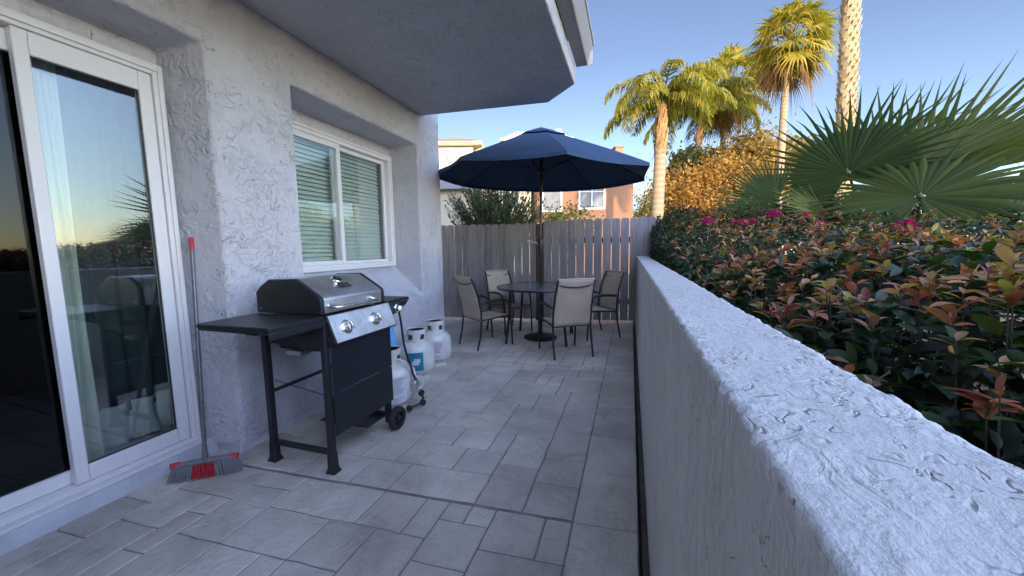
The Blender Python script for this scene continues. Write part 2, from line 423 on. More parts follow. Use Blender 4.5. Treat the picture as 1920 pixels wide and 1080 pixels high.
# ------------------------------------------------------------------ the house on the left
HW = -2.34
house = wthing('house_building', (-5, 2, 0), 'grey stuccoed house with a deep overhang, sliding door and window along the patio', 'house')
def gridwall():
    ys = [-5.0, -.95, 1.61, 2.18, 3.83, 4.33]; zs = [.055, .73, 2.475, 2.80, 6.2]
    mb = MB(); x = HW
    for i in range(len(ys) - 1):
        for k in range(len(zs) - 1):
            if i == 1 and k < 2: continue
            if i == 3 and k == 1: continue
            mb.add([(x, ys[i], zs[k]), (x, ys[i + 1], zs[k]), (x, ys[i + 1], zs[k + 1]), (x, ys[i], zs[k + 1])], [(0, 1, 2, 3)])
    D = -2.70
    # door recess: right jamb slightly splayed, head
    mb.add([(x, 1.61, .055), (D, 1.540, .055), (D, 1.540, .73), (x, 1.61, .73)], [(0, 1, 2, 3)])
    mb.add([(x, 1.61, .73), (D, 1.540, .73), (D, 1.540, 2.45), (x, 1.61, 2.475)], [(0, 1, 2, 3)])
    mb.add([(x, -.95, 2.475), (x, 1.61, 2.475), (D, 1.540, 2.45), (D, -.93, 2.45)], [(0, 1, 2, 3)])
    mb.add([(x, -.95, .055), (D, -.93, .055), (D, -.93, 2.45), (x, -.95, 2.475)], [(0, 1, 2, 3)])
    # window recess: head, jambs, sloping sill
    W = -2.74
    mb.add([(x, 2.18, 2.475), (x, 3.83, 2.475), (W, 3.825, 2.465), (W, 2.19, 2.465)], [(0, 1, 2, 3)])
    mb.add([(x, 3.83, .73), (W, 3.825, 1.095), (W, 3.825, 2.465), (x, 3.83, 2.475)], [(0, 1, 2, 3)])
    mb.add([(x, 2.18, .73), (W, 2.19, 1.095), (W, 2.19, 2.465), (x, 2.18, 2.475)], [(0, 1, 2, 3)])
    mb.add([(x, 2.18, .73), (x, 3.83, .73), (W, 3.825, 1.095), (W, 2.19, 1.095)], [(0, 1, 2, 3)])
    # end wall, back, and far wing
    mb.add([(x, 4.33, .055), (-9, 4.33, .055), (-9, 4.33, 6.2), (x, 4.33, 6.2)], [(0, 1, 2, 3)])
    me = bpy.data.meshes.new('wall'); me.from_pydata(mb.v, [], mb.f)
    import bmesh
    bm = bmesh.new(); bm.from_mesh(me); bmesh.ops.remove_doubles(bm, verts=bm.verts, dist=.0005)
    bmesh.ops.recalc_face_normals(bm, faces=bm.faces); bm.to_mesh(me); bm.free()
    o = link('wall', me, m_wall, None)
    m = o.modifiers.new('bevel', 'BEVEL'); m.width = .028; m.segments = 4; m.limit_method = 'ANGLE'; m.angle_limit = R(30)
    me.polygons.foreach_set('use_smooth', [True] * len(me.polygons))
    return o
adopt(house, gridwall())
g = MB(); g.bb((-9, -5, -.1), (HW - .012, -.95, .056)); g.bb((-9, 1.60, -.1), (HW - .012, 4.32, .056)); g.bb((-9, -.95, -.1), (-2.545, 1.60, .085))
adopt(house, g.build('foundation', m_found, bevel=.006))
# infill behind the recess heads (visible strip above the frames)
g = MB(); g.bb((-2.80, -.95, 2.352), (-2.66, 1.60, 2.50)); g.bb((-2.82, -.95, .0), (-2.72, -.85, 2.352)); adopt(house, g.build('recess_back_wall', m_wall)); g = MB()
g.bb((-2.84, 2.15, 2.368), (-2.715, 3.86, 2.52)); adopt(house, g.build('recess_back_wall', m_wall)); g = MB(); g.bb((-2.84, 2.15, .9), (-2.72, 3.86, 1.085))
adopt(house, g.build('recess_back_wall', m_wall))
# room shells behind door and window
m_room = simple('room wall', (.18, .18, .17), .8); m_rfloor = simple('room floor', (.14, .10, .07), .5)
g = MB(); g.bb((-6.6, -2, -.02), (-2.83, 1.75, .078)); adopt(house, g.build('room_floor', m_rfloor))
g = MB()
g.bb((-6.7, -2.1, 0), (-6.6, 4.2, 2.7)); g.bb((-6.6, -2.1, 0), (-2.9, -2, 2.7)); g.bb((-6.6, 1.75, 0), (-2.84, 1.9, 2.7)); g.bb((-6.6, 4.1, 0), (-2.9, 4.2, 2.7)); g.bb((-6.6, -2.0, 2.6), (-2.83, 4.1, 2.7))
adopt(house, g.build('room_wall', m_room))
# soffit slab (roof overhang) with canted corner, fascia stucco, gutter and roof above
SZ = 2.816
poly = [(HW + .002, -5), (-.532, -5), (-.532, 3.69), (-.867, 4.045), (HW + .002, 3.93)]
g = MB(); n = len(poly)
g.prism(poly, 2, SZ, 2.985); sof = g.build('soffit', m_soffit, bevel=.012); adopt(house, sof)
g = MB()
prof = [(-.529, 2.988), (-.425, 2.988), (-.415, 3.0), (-.408, 3.075), (-.372, 3.14), (-.372, 3.16), (-.529, 3.16)]
g.prism(prof, 1, -5, 3.735); adopt(house, g.build('gutter', simple('gutter paint', (.30, .285, .29), .45, 0, .06), bevel=.004))
g = MB(); g.tube([(-.366, -5, 3.158), (-.366, 3.745, 3.158)], .008, 8); g.box((-.452, 3.739, 3.075), (.15, .006, .17))
adopt(house, g.build('gutter_rim', m_white))
g = MB(); g.prism([(-.535, 3.165), (-.535, 3.19), (HW, 3.85), (HW, 3.165)], 1, -5, 3.6)
adopt(house, g.build('lower_roof', simple('shingle', (.12, .11, .11), .9, 0, .2, 20, 1, 40)))
g = MB(); g.prism([(-5.0, 7.6), (-2.1, 6.1), (-2.1, 6.22), (-5.67, 8.1), (-9.2, 6.22), (-9.2, 6.1)], 1, -5.2, 4.5)
g.bb((-9, -5, 0), (-8.9, 4.33, 6.2)); g.bb((-9, -5, 0), (HW - .03, -4.9, 6.2))
adopt(house, g.build('roof', simple('roof shingle', (.12, .11, .11), .9, 0, .2, 20)))

# sliding door ----------------------------------------------------------
DX = -2.60
def frame_rect(mb, xa, xb, y0, y1, z0, z1, w, wt=None, wb=None):
    wt = wt or w; wb = wb or w
    mb.bb((xa, y0, z0), (xb, y0 + w, z1)); mb.bb((xa, y1 - w, z0), (xb, y1, z1))
    mb.bb((xa, y0 + w, z1 - wt), (xb, y1 - w, z1)); mb.bb((xa, y0 + w, z0), (xb, y1 - w, z0 + wb))
g = MB(); frame_rect(g, -2.72, -2.60, -.86, 1.540, .088, 2.351, .052, .062, .04)
frame_rect(g, -2.60, -2.588, -.845, 1.530, .103, 2.336, .022, .028, .02)
g.bb((-2.66, -.9, .0865), (-2.545, 1.535, .1025))
door = adopt(house, g.build('sliding_door', m_white, bevel=.004))
g = MB(); g.bb((-2.655, .983, .129), (-2.613, 1.033, 2.288)); g.bb((-2.655, 1.425, .129), (-2.613, 1.486, 2.288)); g.bb((-2.655, 1.033, 2.183), (-2.613, 1.425, 2.288)); g.bb((-2.655, 1.033, .129), (-2.613, 1.425, .214)); o = g.build('door_sash', m_white, door, bevel=.005)
g = MB(); frame_rect(g, -2.705, -2.662, -.797, 1.055, .129, 2.288, .035, .10, .07); o = g.build('door_sash', m_white, door, bevel=.005)
g = MB(); g.bb((-2.637, 1.033, .214), (-2.631, 1.425, 2.184)); g.build('glass_pane', m_glass, door)
g = MB(); g.bb((-2.686, -.722, .199), (-2.680, 1.02, 2.188)); g.build('glass_pane', m_sglass, door)
g = MB()
g.bb((-2.6305, 1.028, .21), (-2.622, 1.034, 2.19)); g.bb((-2.6305, 1.419, .21), (-2.622, 1.4245, 2.19)); g.bb((-2.6305, 1.034, 2.177), (-2.622, 1.419, 2.1825)); g.bb((-2.6305, 1.034, .2145), (-2.622, 1.419, .220))
g.build('glazing_gasket', m_plastic, door)

# window ----------------------------------------------------------
WX = -2.70
g = MB(); frame_rect(g, -2.79, WX, 2.195, 3.825, 1.09, 2.366, .055, .06, .06)
frame_rect(g, WX, WX + .014, 2.2, 3.82, 1.095, 2.36, .022, .022, .03)
win = adopt(house, g.build('window', m_white, bevel=.004))
g = MB(); frame_rect(g, -2.755, -2.712, 2.25, 3.03, 1.15, 2.306, .045, .05, .04); g.build('window_sash', m_white, win, bevel=.004)
g = MB(); frame_rect(g, -2.785, -2.758, 2.96, 3.77, 1.15, 2.306, .035, .04, .03); g.build('window_sash', m_white, win, bevel=.004)
g = MB(); g.bb((-2.737, 2.295, 1.19), (-2.731, 2.985, 2.256)); g.build('glass_pane', m_wglass, win)
g = MB(); g.bb((-2.772, 2.995, 1.18), (-2.766, 3.735, 2.266)); g.build('glass_pane', m_wglass, win)
m_blind = simple('sage blind slats', (.62, .70, .66), .5, 0, .05, 3)
g = MB(); zb = 1.17; i = 0
while zb < 2.27:
    T = Matrix.Translation((-2.845, 3.0 + .002 * math.sin(i * 2.1), zb)) @ Matrix.Rotation(R(56), 4, 'Y') @ Matrix.Rotation(R(.15 * math.sin(i * 1.7)), 4, 'X')
    vs = []; fs = []
    for k in range(5):
        u = (k / 4 - .5) * .05; h = .004 * (1 - (2 * k / 4 - 1) ** 2)
        vs += [(u, -.83, h), (u, .74, h)]
    for k in range(4): fs.append((2 * k, 2 * k + 1, 2 * k + 3, 2 * k + 2))
    g.add(vs, fs, T); zb += .0405; i += 1
g.bb((-2.87, 2.2, 2.27), (-2.82, 3.75, 2.31)); g.bb((-2.865, 2.2, 1.135), (-2.835, 3.74, 1.152))
for yy in (2.55, 3.05, 3.55): g.tube([(-2.822, yy, 1.14), (-2.822, yy, 2.28)], .0014, 6)
g.build('blinds', m_blind, win)
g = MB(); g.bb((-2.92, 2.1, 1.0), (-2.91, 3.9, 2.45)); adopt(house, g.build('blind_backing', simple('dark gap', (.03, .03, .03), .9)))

# covered outlet lumps on the door reveal
for (x, z, r) in ((-2.515, .20, .024), (-2.468, .213, .022)):
    g = MB(); g.lathe([(0, .02), (r * .6, .018), (r, .008), (r * 1.1, 0)], 14, Matrix.Translation((x, 1.597, z)) @ Matrix.Rotation(R(90), 4, 'X'))
    adopt(house, g.build('wall_plug', m_wall, smooth=180))

# curtains inside
def curtain(y0, y1, x, z0, z1, folds, amp, mat, label, name='curtain', bottomwave=0):
    ny = folds * 10; nz = 14; V = []; F = []
    for k in range(nz + 1):
        t = k / nz; z = z0 + (z1 - z0) * t
        for i in range(ny + 1):
            s = i / ny; y = y0 + (y1 - y0) * s
            a = amp * (1 - .35 * t)
            xx = x + a * math.sin(s * folds * 2 * PI + .5 * math.sin(t * 3)) + .25 * a * math.sin(s * folds * 4.3 * PI + 1)
            V.append((xx, y + .01 * math.sin(t * 5 + s * 9), z + (bottomwave * math.sin(s * folds * 2 * PI) if k == 0 else 0)))
    for k in range(nz):
        for i in range(ny): a = k * (ny + 1) + i; F.append((a, a + 1, a + ny + 2, a + ny + 1))
    mb = MB(); mb.add(V, F); o = mb.build(name, mat, smooth=180)
    so = o.modifiers.new('thick', 'SOLIDIFY'); so.thickness = .003
    return tag(o, label, 'curtain')
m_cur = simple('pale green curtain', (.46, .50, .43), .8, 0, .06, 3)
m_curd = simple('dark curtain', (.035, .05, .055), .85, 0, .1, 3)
m_curw = simple('white curtain', (.45, .48, .46), .8, 0, .05, 3)
curtain(1.05, 1.165, -2.77, .10, 2.34, 3, .022, m_cur, 'pale green curtain bunched behind the left edge of the right door pane')
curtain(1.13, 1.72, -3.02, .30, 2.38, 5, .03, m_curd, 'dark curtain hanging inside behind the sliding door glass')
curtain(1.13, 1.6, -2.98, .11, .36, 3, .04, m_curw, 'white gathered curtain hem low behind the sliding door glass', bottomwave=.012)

# ------------------------------------------------------------------ parapet wall
def parapet():
    y = -1.2; ys = []
    while y < 6.60: ys.append(y); y += .02 if y < .2 else (.006 if y < 1.5 else (.012 if y < 3 else .03))
    ys.append(6.6)
    x0, x1, zt = .098, .262, 1.125; r = .009
    prof = [(x0, -.25, 0), (x0, .3, 0), (x0, .5, 0), (x0, .7, 0), (x0, .85, 0)] + [(x0, .85 + (zt - r - .85) * k / 12, 0) for k in range(1, 13)]
    for k in range(1, 5):
        a = PI - k * PI / 8; prof.append((x0 + r + r * math.cos(a), zt - r + r * math.sin(a), 1))
    prof += [(x0 + r + (x1 - x0 - 2 * r) * k / 12, zt, 1) for k in range(1, 13)]
    for k in range(1, 5):
        a = PI / 2 - k * PI / 8; prof.append((x1 - r + r * math.cos(a), zt - r + r * math.sin(a), 0))
    prof += [(x1, zt - .03 - .04 * k, 0) for k in range(6)] + [(x1, -.25, 0)]
    V = []; F = []; nP = len(prof); fm = []
    for y in ys:
        for (x, z, t) in prof:
            p = Vector((x, y, z)); top = z > .6
            if top:
                a = noise.noise(p * 14) * .0009 + noise.noise(p * 45) * .0007 + noise.noise(Vector((x * 90, y * 90, z * 90))) * .0011
                edge = 1 if abs(z - zt) < .03 and (abs(x - x0) < .03 or abs(x - x1) < .03) else 0
                a += edge * (noise.noise(p * 30 + Vector((5, 0, 0))) * .0022 + noise.noise(p * 75) * .0020)
                nx = -1 if x < .12 else (1 if x > .24 else 0)
                p = p + Vector((nx * a, 0, a if z > zt - .02 else 0))
            V.append(p)
    for i in range(len(ys) - 1):
        for k in range(nP - 1):
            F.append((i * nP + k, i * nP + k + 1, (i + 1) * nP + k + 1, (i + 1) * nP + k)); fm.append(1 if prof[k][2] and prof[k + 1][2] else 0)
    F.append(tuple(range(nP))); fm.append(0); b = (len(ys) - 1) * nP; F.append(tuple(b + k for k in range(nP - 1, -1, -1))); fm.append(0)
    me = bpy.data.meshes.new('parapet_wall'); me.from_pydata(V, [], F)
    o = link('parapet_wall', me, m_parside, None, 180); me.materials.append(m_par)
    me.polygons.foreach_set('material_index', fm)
    import bmesh
    bm = bmesh.new(); bm.from_mesh(me); bmesh.ops.recalc_face_normals(bm, faces=bm.faces); bm.to_mesh(me); bm.free()
    return o
tag(parapet(), 'low rough stuccoed parapet wall with a pale flat top between patio and hedge', 'wall')

# ------------------------------------------------------------------ fence and gate
FO = Vector((-3.23, 6.085, 0)); FE = Vector((.9906, .1372, 0)); FA = math.atan2(.1372, .9906)
FM = Matrix.Translation(FO) @ Matrix.Rotation(FA, 4, 'Z')     # local x runs along the fence
def pickets(u0, u1, w, gap, top, z0, seed):
    mb = MB(); r = random.Random(seed); u = u0
    while u < u1 - .04:
        ww = min(w, u1 - u); t = top(u) + r.uniform(-.006, .006); c = .036
        v = r.uniform(.80, 1.14); mb.cur = (v, v, v * r.uniform(.98, 1.03))
        yo = r.uniform(-.003, .003); sh = r.uniform(-.003, .003)
        pr = [(u, z0), (u + ww, z0), (u + ww + sh, t - c), (u + ww - .012 + sh, t - c * .35), (u + ww - c + sh, t), (u + c + sh, t), (u + .012 + sh, t - c * .35), (u + sh, t - c)]
        mb.prism(pr, 1, yo, yo + .016, FM); u += ww + (gap(u) if callable(gap) else gap)
    return mb
gate = thing('wooden_gate', FM @ Vector((1.0, 0, 0)), 'grey wooden patio gate of close set dog eared boards, left of the umbrella pole', 'gate')
mb = pickets(-.9, 1.66, .132, .0045, lambda u: 1.715, .03, 3); adopt(gate, mb.build('boards', m_fence, bevel=.004))
g = MB()
for z in (.35, 1.45): g = MB(); g.bb((-.9, .018, z - .045), (1.65, .056, z + .045), FM); adopt(gate, g.build('rail', m_fence))
g = MB(); g.bb((1.685, -.03, 1.345), (1.80, -.006, 1.375), FM); g.tube([FM @ Vector(p) for p in ((1.62, -.02, 1.36), (1.68, -.045, 1.365), (1.74, -.02, 1.36))], .008, 8)
adopt(gate, g.build('latch', m_chrome))
fence = thing('wooden_fence', FM @ Vector((2.7, 0, 0)), 'grey dog eared wooden fence with sunlit gaps between its boards, right of the umbrella pole', 'fence')
mb = pickets(1.80, 3.70, .134, lambda u: .004 if u < 2.2 else (.013 if u < 3.2 else .003), lambda u: 1.755 + (u - 1.8) * .012, .03, 9)
adopt(fence, mb.build('boards', m_fence, bevel=.004))
g = MB()
for z in (.35, 1.40): g = MB(); g.bb((1.815, .018, z - .045), (3.61, .056, z + .045), FM); adopt(fence, g.build('rail', m_fence))
m_post = simple('brown post', (.07, .045, .04), .8, 0, .3, 20)
for u0_, u1_ in ((1.655, 1.81), (3.62, 3.70)): g = MB(); g.bb((u0_, .019, 0), (u1_, .10, 1.70), FM); adopt(fence, g.build('post', m_post))

# ------------------------------------------------------------------ patio chairs
def make_chair():
    t = thing('patio_chair', (0, 0, 0), '-', 'chair')
    def side(s):
        x = .235 * s; fl = 1.0
        mb = MB()
        # rear post: floor, seat, leaning back
        mb.tube([(x * 1.02, -.27, .0), (x * 1.02, -.225, .18), (x, -.20, .38), (x, -.205, .50), (x * .98, -.24, .70), (x * .95, -.30, .86), (x * .93, -.335, .925)], .0125, 8)
        return mb
    for s in (-1, 1):
        side(s).build('rear_leg', m_frame, t, smooth=60)
        x = .245 * s; mb = MB()
        mb.tube([(x, .27, 0), (x, .262, .18), (x, .245, .40), (x, .235, .52), (x * 1.02, .215, .575), (x * 1.06, .17, .605), (x * 1.1, .10, .618), (x * 1.1, -.06, .612), (x * 1.06, -.18, .60), (x * .99, -.222, .592)], .0125, 8)
        mb.build('front_leg', m_frame, t, smooth=60)
        mb = MB(); mb.tube([(x * 1.08, .15, .6195), (x * 1.12, .06, .632), (x * 1.12, -.06, .626), (x * 1.08, -.16, .616)], .021, 10, flat=.45)
        mb.build('armrest', m_frame, t, smooth=60)
    mb = MB()
    for s in (-1, 1): mb.tube([(.232 * s, .262, .405), (.232 * s, .10, .40), (.228 * s, -.08, .385), (.225 * s, -.20, .378)], .011, 8)
    mb.tube([(-.24, .235, .395), (.24, .235, .395)], .010, 8); mb.tube([(-.235, -.196, .372), (.235, -.196, .372)], .010, 8)
    mb.build('seat_frame', m_frame, t, smooth=60); mb = MB()
    mb.tube([(-.222, -.31, .868), (-.10, -.322, .842), (0, -.325, .836), (.10, -.322, .842), (.222, -.31, .868)], .008, 8)
    mb.build('back_bar', m_frame, t, smooth=60)
    # seat sling
    def sheet(fn, nu, nv):
        vs = [fn(i / nu, j / nv) for j in range(nv + 1) for i in range(nu + 1)]
        fs = [(j * (nu + 1) + i, j * (nu + 1) + i + 1, (j + 1) * (nu + 1) + i + 1, (j + 1) * (nu + 1) + i) for j in range(nv) for i in range(nu)]
        return vs, fs
    def seat(u, v):
        x = (u - .5) * .455; y = -.195 + v * .475
        z = .385 + .025 * v - .022 * (1 - (2 * u - 1) ** 2) * math.sin(PI * min(1, v * 1.02)) - (.03 * max(0, v - .92) / .08)
        return (x, y, z)
    def back(u, v):
        x = (u - .5) * (.455 - .03 * v)
        y = -.203 - .035 * v - .105 * v * v + (-.018) * (1 - (2 * u - 1) ** 2) * math.sin(PI * v) + .002 * math.sin(v * 40) * (1 if .3 < v < .42 else 0)
        return (x, y, .375 + v * .555)
    for nm, fn in (('seat_sling', seat), ('back_sling', back)):
        mb = MB(); mb.add(*sheet(fn, 12, 14)); o = mb.build(nm, m_sling, t, smooth=180)
        so = o.modifiers.new('thick', 'SOLIDIFY'); so.thickness = .004; so.offset = 0
    mb = MB(); mb.tube([(-.222, -.335, .928), (0, -.34, .934), (.222, -.335, .928)], .009, 8); mb.build('top_rail', m_sling, t, smooth=60)
    return t
def dup(root, loc, rz, label):
    r = root.copy(); COL.objects.link(r); r.location = loc; r.rotation_euler = (0, 0, rz); r['label'] = label
    for ch in list(root.children):
        c = ch.copy(); COL.objects.link(c); c.parent = r
        for gch in ch.children:
            d_ = gch.copy(); COL.objects.link(d_); d_.parent = c
    return r
chair0 = make_chair(); chair0['group'] = 'sling chairs around the round patio table'
cA = chair0; cA.location = (-1.845, 4.545, 0); cA.rotation_euler = (0, 0, R(54 - 90)); cA['label'] = 'beige sling patio chair beside the house wall, seen from its back left side'
dup(chair0, (-.745, 4.42, 0), R(122 - 90), 'beige sling patio chair nearest the camera, its back turned towards the viewer')
dup(chair0, (-1.80, 5.42, 0), R(-38 - 90), 'beige sling patio chair behind the table on the left, in front of the gate')
dup(chair0, (-.48, 5.42, 0), R(-143 - 90), 'beige sling patio chair behind the table near the parapet, in front of the gapped fence')

# ------------------------------------------------------------------ table, umbrella, base
TC = (-1.20, 5.06)
tb = thing('patio_table', (*TC, 0), 'round dark metal patio table with speckled top under the umbrella', 'table')
g = MB(); g.lathe([(.026, .742), (.595, .742), (.595, .7475), (.026, .7475)], 48)
mt, ntt, bst = newmat('speckled table top'); cc = coords(ntt)
ntt.links.new(mixc(ntt, ramp(ntt, noise_(ntt, cc, 70, 3, .7), [(.4, 0.0), (.6, 1.0)]), (.05, .06, .07), (.17, .19, .21)), bst.inputs['Base Color']); bst.inputs['Roughness'].default_value = .22
g.build('table_top', mt, tb, smooth=30)
g = MB(); g.lathe([(.592, .728), (.618, .725), (.625, .738), (.618, .752), (.592, .750), (.592, .728)], 48); g.build('table_rim', m_frame, tb, smooth=50)
for a in (48, 138, 228, 318):
    c, s = math.cos(R(a)), math.sin(R(a)); g = MB()
    g.tube([(.50 * c, .50 * s, .73), (.50 * c, .50 * s, .60), (.53 * c, .53 * s, .30), (.575 * c, .575 * s, 0)], .018, 8); g.build('leg', m_frame, tb, smooth=60)
g = MB()
for a in (48, 138):
    c, s = math.cos(R(a)), math.sin(R(a)); g.tube([(-.5 * c, -.5 * s, .705), (-.05 * c, -.05 * s, .70)], .011, 8); g.tube([(.5 * c, .5 * s, .705), (.05 * c, .05 * s, .70)], .011, 8)
g.lathe([(.03, .69), (.05, .69), (.05, .715), (.03, .715), (.03, .69)], 16); g.build('brace', m_frame, tb, smooth=50)

ub = thing('umbrella_base', (-1.215, 5.08, 0), 'round black cast umbrella base on the floor below the table', 'umbrella base')
g = MB(); g.lathe([(.0, 0), (.235, 0), (.240, .018), (.215, .034), (.12, .046), (.05, .055), (0, .055)], 40); g.build('base_disc', m_black, ub, smooth=40)
g = MB(); g.lathe([(.0225, .05), (.032, .05), (.032, .32), (.0225, .32), (.0225, .05)], 16); g.build('sleeve', m_black, ub, smooth=40)
g = MB(); g.tube([(.03, 0, .25), (.07, 0, .25)], .008, 8); g.box((.075, 0, .25), (.012, .035, .035)); g.build('clamp_knob', m_plastic, ub)

UZ = 2.272; UA = 2.885
um = thing('patio_umbrella', (-1.19, 5.08, 0), 'large navy octagonal patio umbrella standing through the round table', 'umbrella')
g = MB(); g.tube([(-.012, 0, .06), (-.02, 0, 1.36), (0.0, 0, 2.1), (.006, 0, UA - .02)], .0185, 14); g.build('pole', simple('dark bronze pole', (.035, .03, .03), .3, .6), um, smooth=60)
TILT = Matrix.Translation((0.005, 0, UA)) @ Matrix.Rotation(R(1.6), 4, 'Y') @ Matrix.Rotation(R(1.2), 4, 'X') @ Matrix.Translation((0, 0, -UA))
PH = 3.549; RU = 1.49
def can_pt(k, t, s=0, off=0):
    """t 0..1 from apex to rim along rib k, s 0..1 to rib k+1"""
    a0 = PH + k * PI / 4; a1 = a0 + PI / 4
    zr = lambda tt: UA - (UA - UZ) * (tt ** 1.06)
    p0 = Vector((RU * t * math.cos(a0), RU * t * math.sin(a0), zr(t))); p1 = Vector((RU * t * math.cos(a1), RU * t * math.sin(a1), zr(t)))
    p = p0.lerp(p1, s); sag = 4 * s * (1 - s)
    p.z -= .022 * sag * t; p.x *= 1 - .018 * sag * t; p.y *= 1 - .018 * sag * t
    p.z += off; return p
def canopy(t0, t1, nt_, off, hem):
    mb = MB(); ns = 8; ring = []
    for j in range(nt_ + 1):
        t = t0 + (t1 - t0) * j / nt_
        ring.append([can_pt(k, t, s / ns, off + .004 * math.sin(7 * t + k) * t) for k in range(8) for s in range(ns)])
    if hem:
        ring.append([Vector((p.x * 1.004, p.y * 1.004, p.z - .038)) for p in ring[-1]])
        ring.append([Vector((p.x * .988, p.y * .988, p.z + .004)) for p in ring[-1]])
    n = 8 * ns; vs = [p for r_ in ring for p in r_]; fs = []
    for j in range(len(ring) - 1):
        for i in range(n): fs.append((j * n + i, j * n + (i + 1) % n, (j + 1) * n + (i + 1) % n, (j + 1) * n + i))
    mb.add(vs, fs, TILT); return mb
o = canopy(.16, 1.0, 12, 0, True).build('canopy', m_navy, um, smooth=25)
so = o.modifiers.new('thick', 'SOLIDIFY'); so.thickness = .002
o = canopy(.012, .245, 4, .022, False).build('vent_flap', m_navy, um, smooth=25)
so = o.modifiers.new('thick', 'SOLIDIFY'); so.thickness = .002
for k in range(8):
    g = MB(); g.tube([can_pt(k, .03, 0, -.016), can_pt(k, .5, 0, -.014), can_pt(k, .985, 0, -.012)], .0075, 6, M=TILT)
    rb = g.build('rib', m_frame, um)
    g = MB(); a = PH + k * PI / 4; g.tube([Vector((.03 * math.cos(a), .03 * math.sin(a), 2.335)), can_pt(k, .47, 0, -.016)], .0065, 6, M=TILT); g.build('strut', m_frame, rb)
g = MB(); g.lathe([(.019, 2.30), (.042, 2.305), (.045, 2.345), (.03, 2.37), (.019, 2.37)], 14); g.build('runner', m_plastic, um, smooth=40); g = MB(); g.lathe([(.0, UA - .07), (.045, UA - .06), (.045, UA - .03), (0, UA - .02)], 14)
g.build('hub', m_plastic, um, smooth=40); g = MB(); g.lathe([(.019, 2.10), (.026, 2.10), (.026, 2.17), (.019, 2.17)], 12)
g.build('tilt_joint', m_plastic, um, smooth=40)
g = MB(); g.lathe([(0, UA - .02), (.024, UA + .0), (.020, UA + .014), (.008, UA + .02), (0, UA + .021)], 12); g.build('finial', m_plastic, um, smooth=50)
g = MB(); g.lathe([(.020, 1.20), (.030, 1.22), (.042, 1.30), (.045, 1.37), (.038, 1.41), (.020, 1.43)], 14, Matrix.Translation((-.018, 0, 0)))
ck = g.build('crank_housing', m_plastic, um, smooth=40)
g = MB(); g.tube([(-.05, -.02, 1.36), (-.12, -.035, 1.36), (-.13, -.035, 1.375), (-.175, -.04, 1.385)], .0075, 8); g.tube([(-.175, -.04, 1.385), (-.18, -.075, 1.385)], .011, 8); g.build('crank_handle', m_chrome, ck, smooth=50)

# ------------------------------------------------------------------ gas grill
gr = wthing('gas_grill', (-1.85, 1.88, 0), 'black gas grill with steel lid and two control knobs on the patio', 'grill')
YN, YF = 1.60, 2.145
def A(o): return adopt(gr, o)
def leg(x, y, zb, foot):
    mb = MB(); mb.bb((x - .0175, y - .0175, zb), (x + .0175, y + .0175, .895))
    if foot:
        f = [(.024, .024), (.025, .025), (.040, .036)]
        mb.add([(x - .020, y - .020, .12), (x + .020, y - .020, .12), (x + .020, y + .020, .12), (x - .020, y + .020, .12),
                (x - .022, y - .022, .03), (x + .022, y - .022, .03), (x + .022, y + .022, .03), (x - .022, y + .022, .03),
                (x - .034, y - .031, 0), (x + .034, y - .031, 0), (x + .034, y + .031, 0), (x - .034, y + .031, 0)],
               [(0, 1, 2, 3), (0, 4, 5, 1), (1, 5, 6, 2), (2, 6, 7, 3), (3, 7, 4, 0), (4, 8, 9, 5), (5, 9, 10, 6), (6, 10, 11, 7), (7, 11, 8, 4), (8, 11, 10, 9)])
    return mb
for (x, y, zb, ft) in ((-1.625, YN + .01, .05, 1), (-2.07, YN + .01, .05, 1), (-1.625, YF - .01, .06, 0), (-2.07, YF - .01, .06, 0)):
    A(leg(x, y, zb, ft).build('leg', m_black, bevel=.003))
g = MB(); g.bb((-1.606, YN + .026, .215), (-1.598, YF + .02, .463)); g.bb((-1.606, YN + .026, .467), (-1.598, YF + .02, .757))
A(g.build('front_panel', m_blackp, bevel=.002))
g = MB(); g.bb((-2.05, YN, .105), (-1.645, YN + .022, .135)); g.bb((-2.05, YF - .02, .105), (-1.645, YF, .135))
g.tube([(-2.06, YN + .04, .5), (-1.7, YF - .05, .15)], .003, 6); g.bb((-2.05, YF - .02, .425), (-1.645, YF, .44))
g.bb((-2.078, YN + .03, .425), (-2.064, YF - .03, .445)); g.bb((-2.05, YF - .2, .10), (-1.65, YF - .02, .108))
A(g.build('cross_bar', m_black, bevel=.002))
# firebox
g = MB(); g.prism([(-2.085, .74), (-2.085, .905), (-1.632, .905), (-1.632, .74)], 1, YN + .005, YF + .0)
g.prism([(-2.0, .70), (-2.04, .74), (-1.66, .74), (-1.70, .70)], 1, YN + .05, YF - .05)
A(g.build('firebox', m_black, bevel=.004))
g = MB(); g.bb((-1.93, YN + .02, .675), (-1.82, YN + .10, .70)); A(g.build('grease_cup', m_steel))
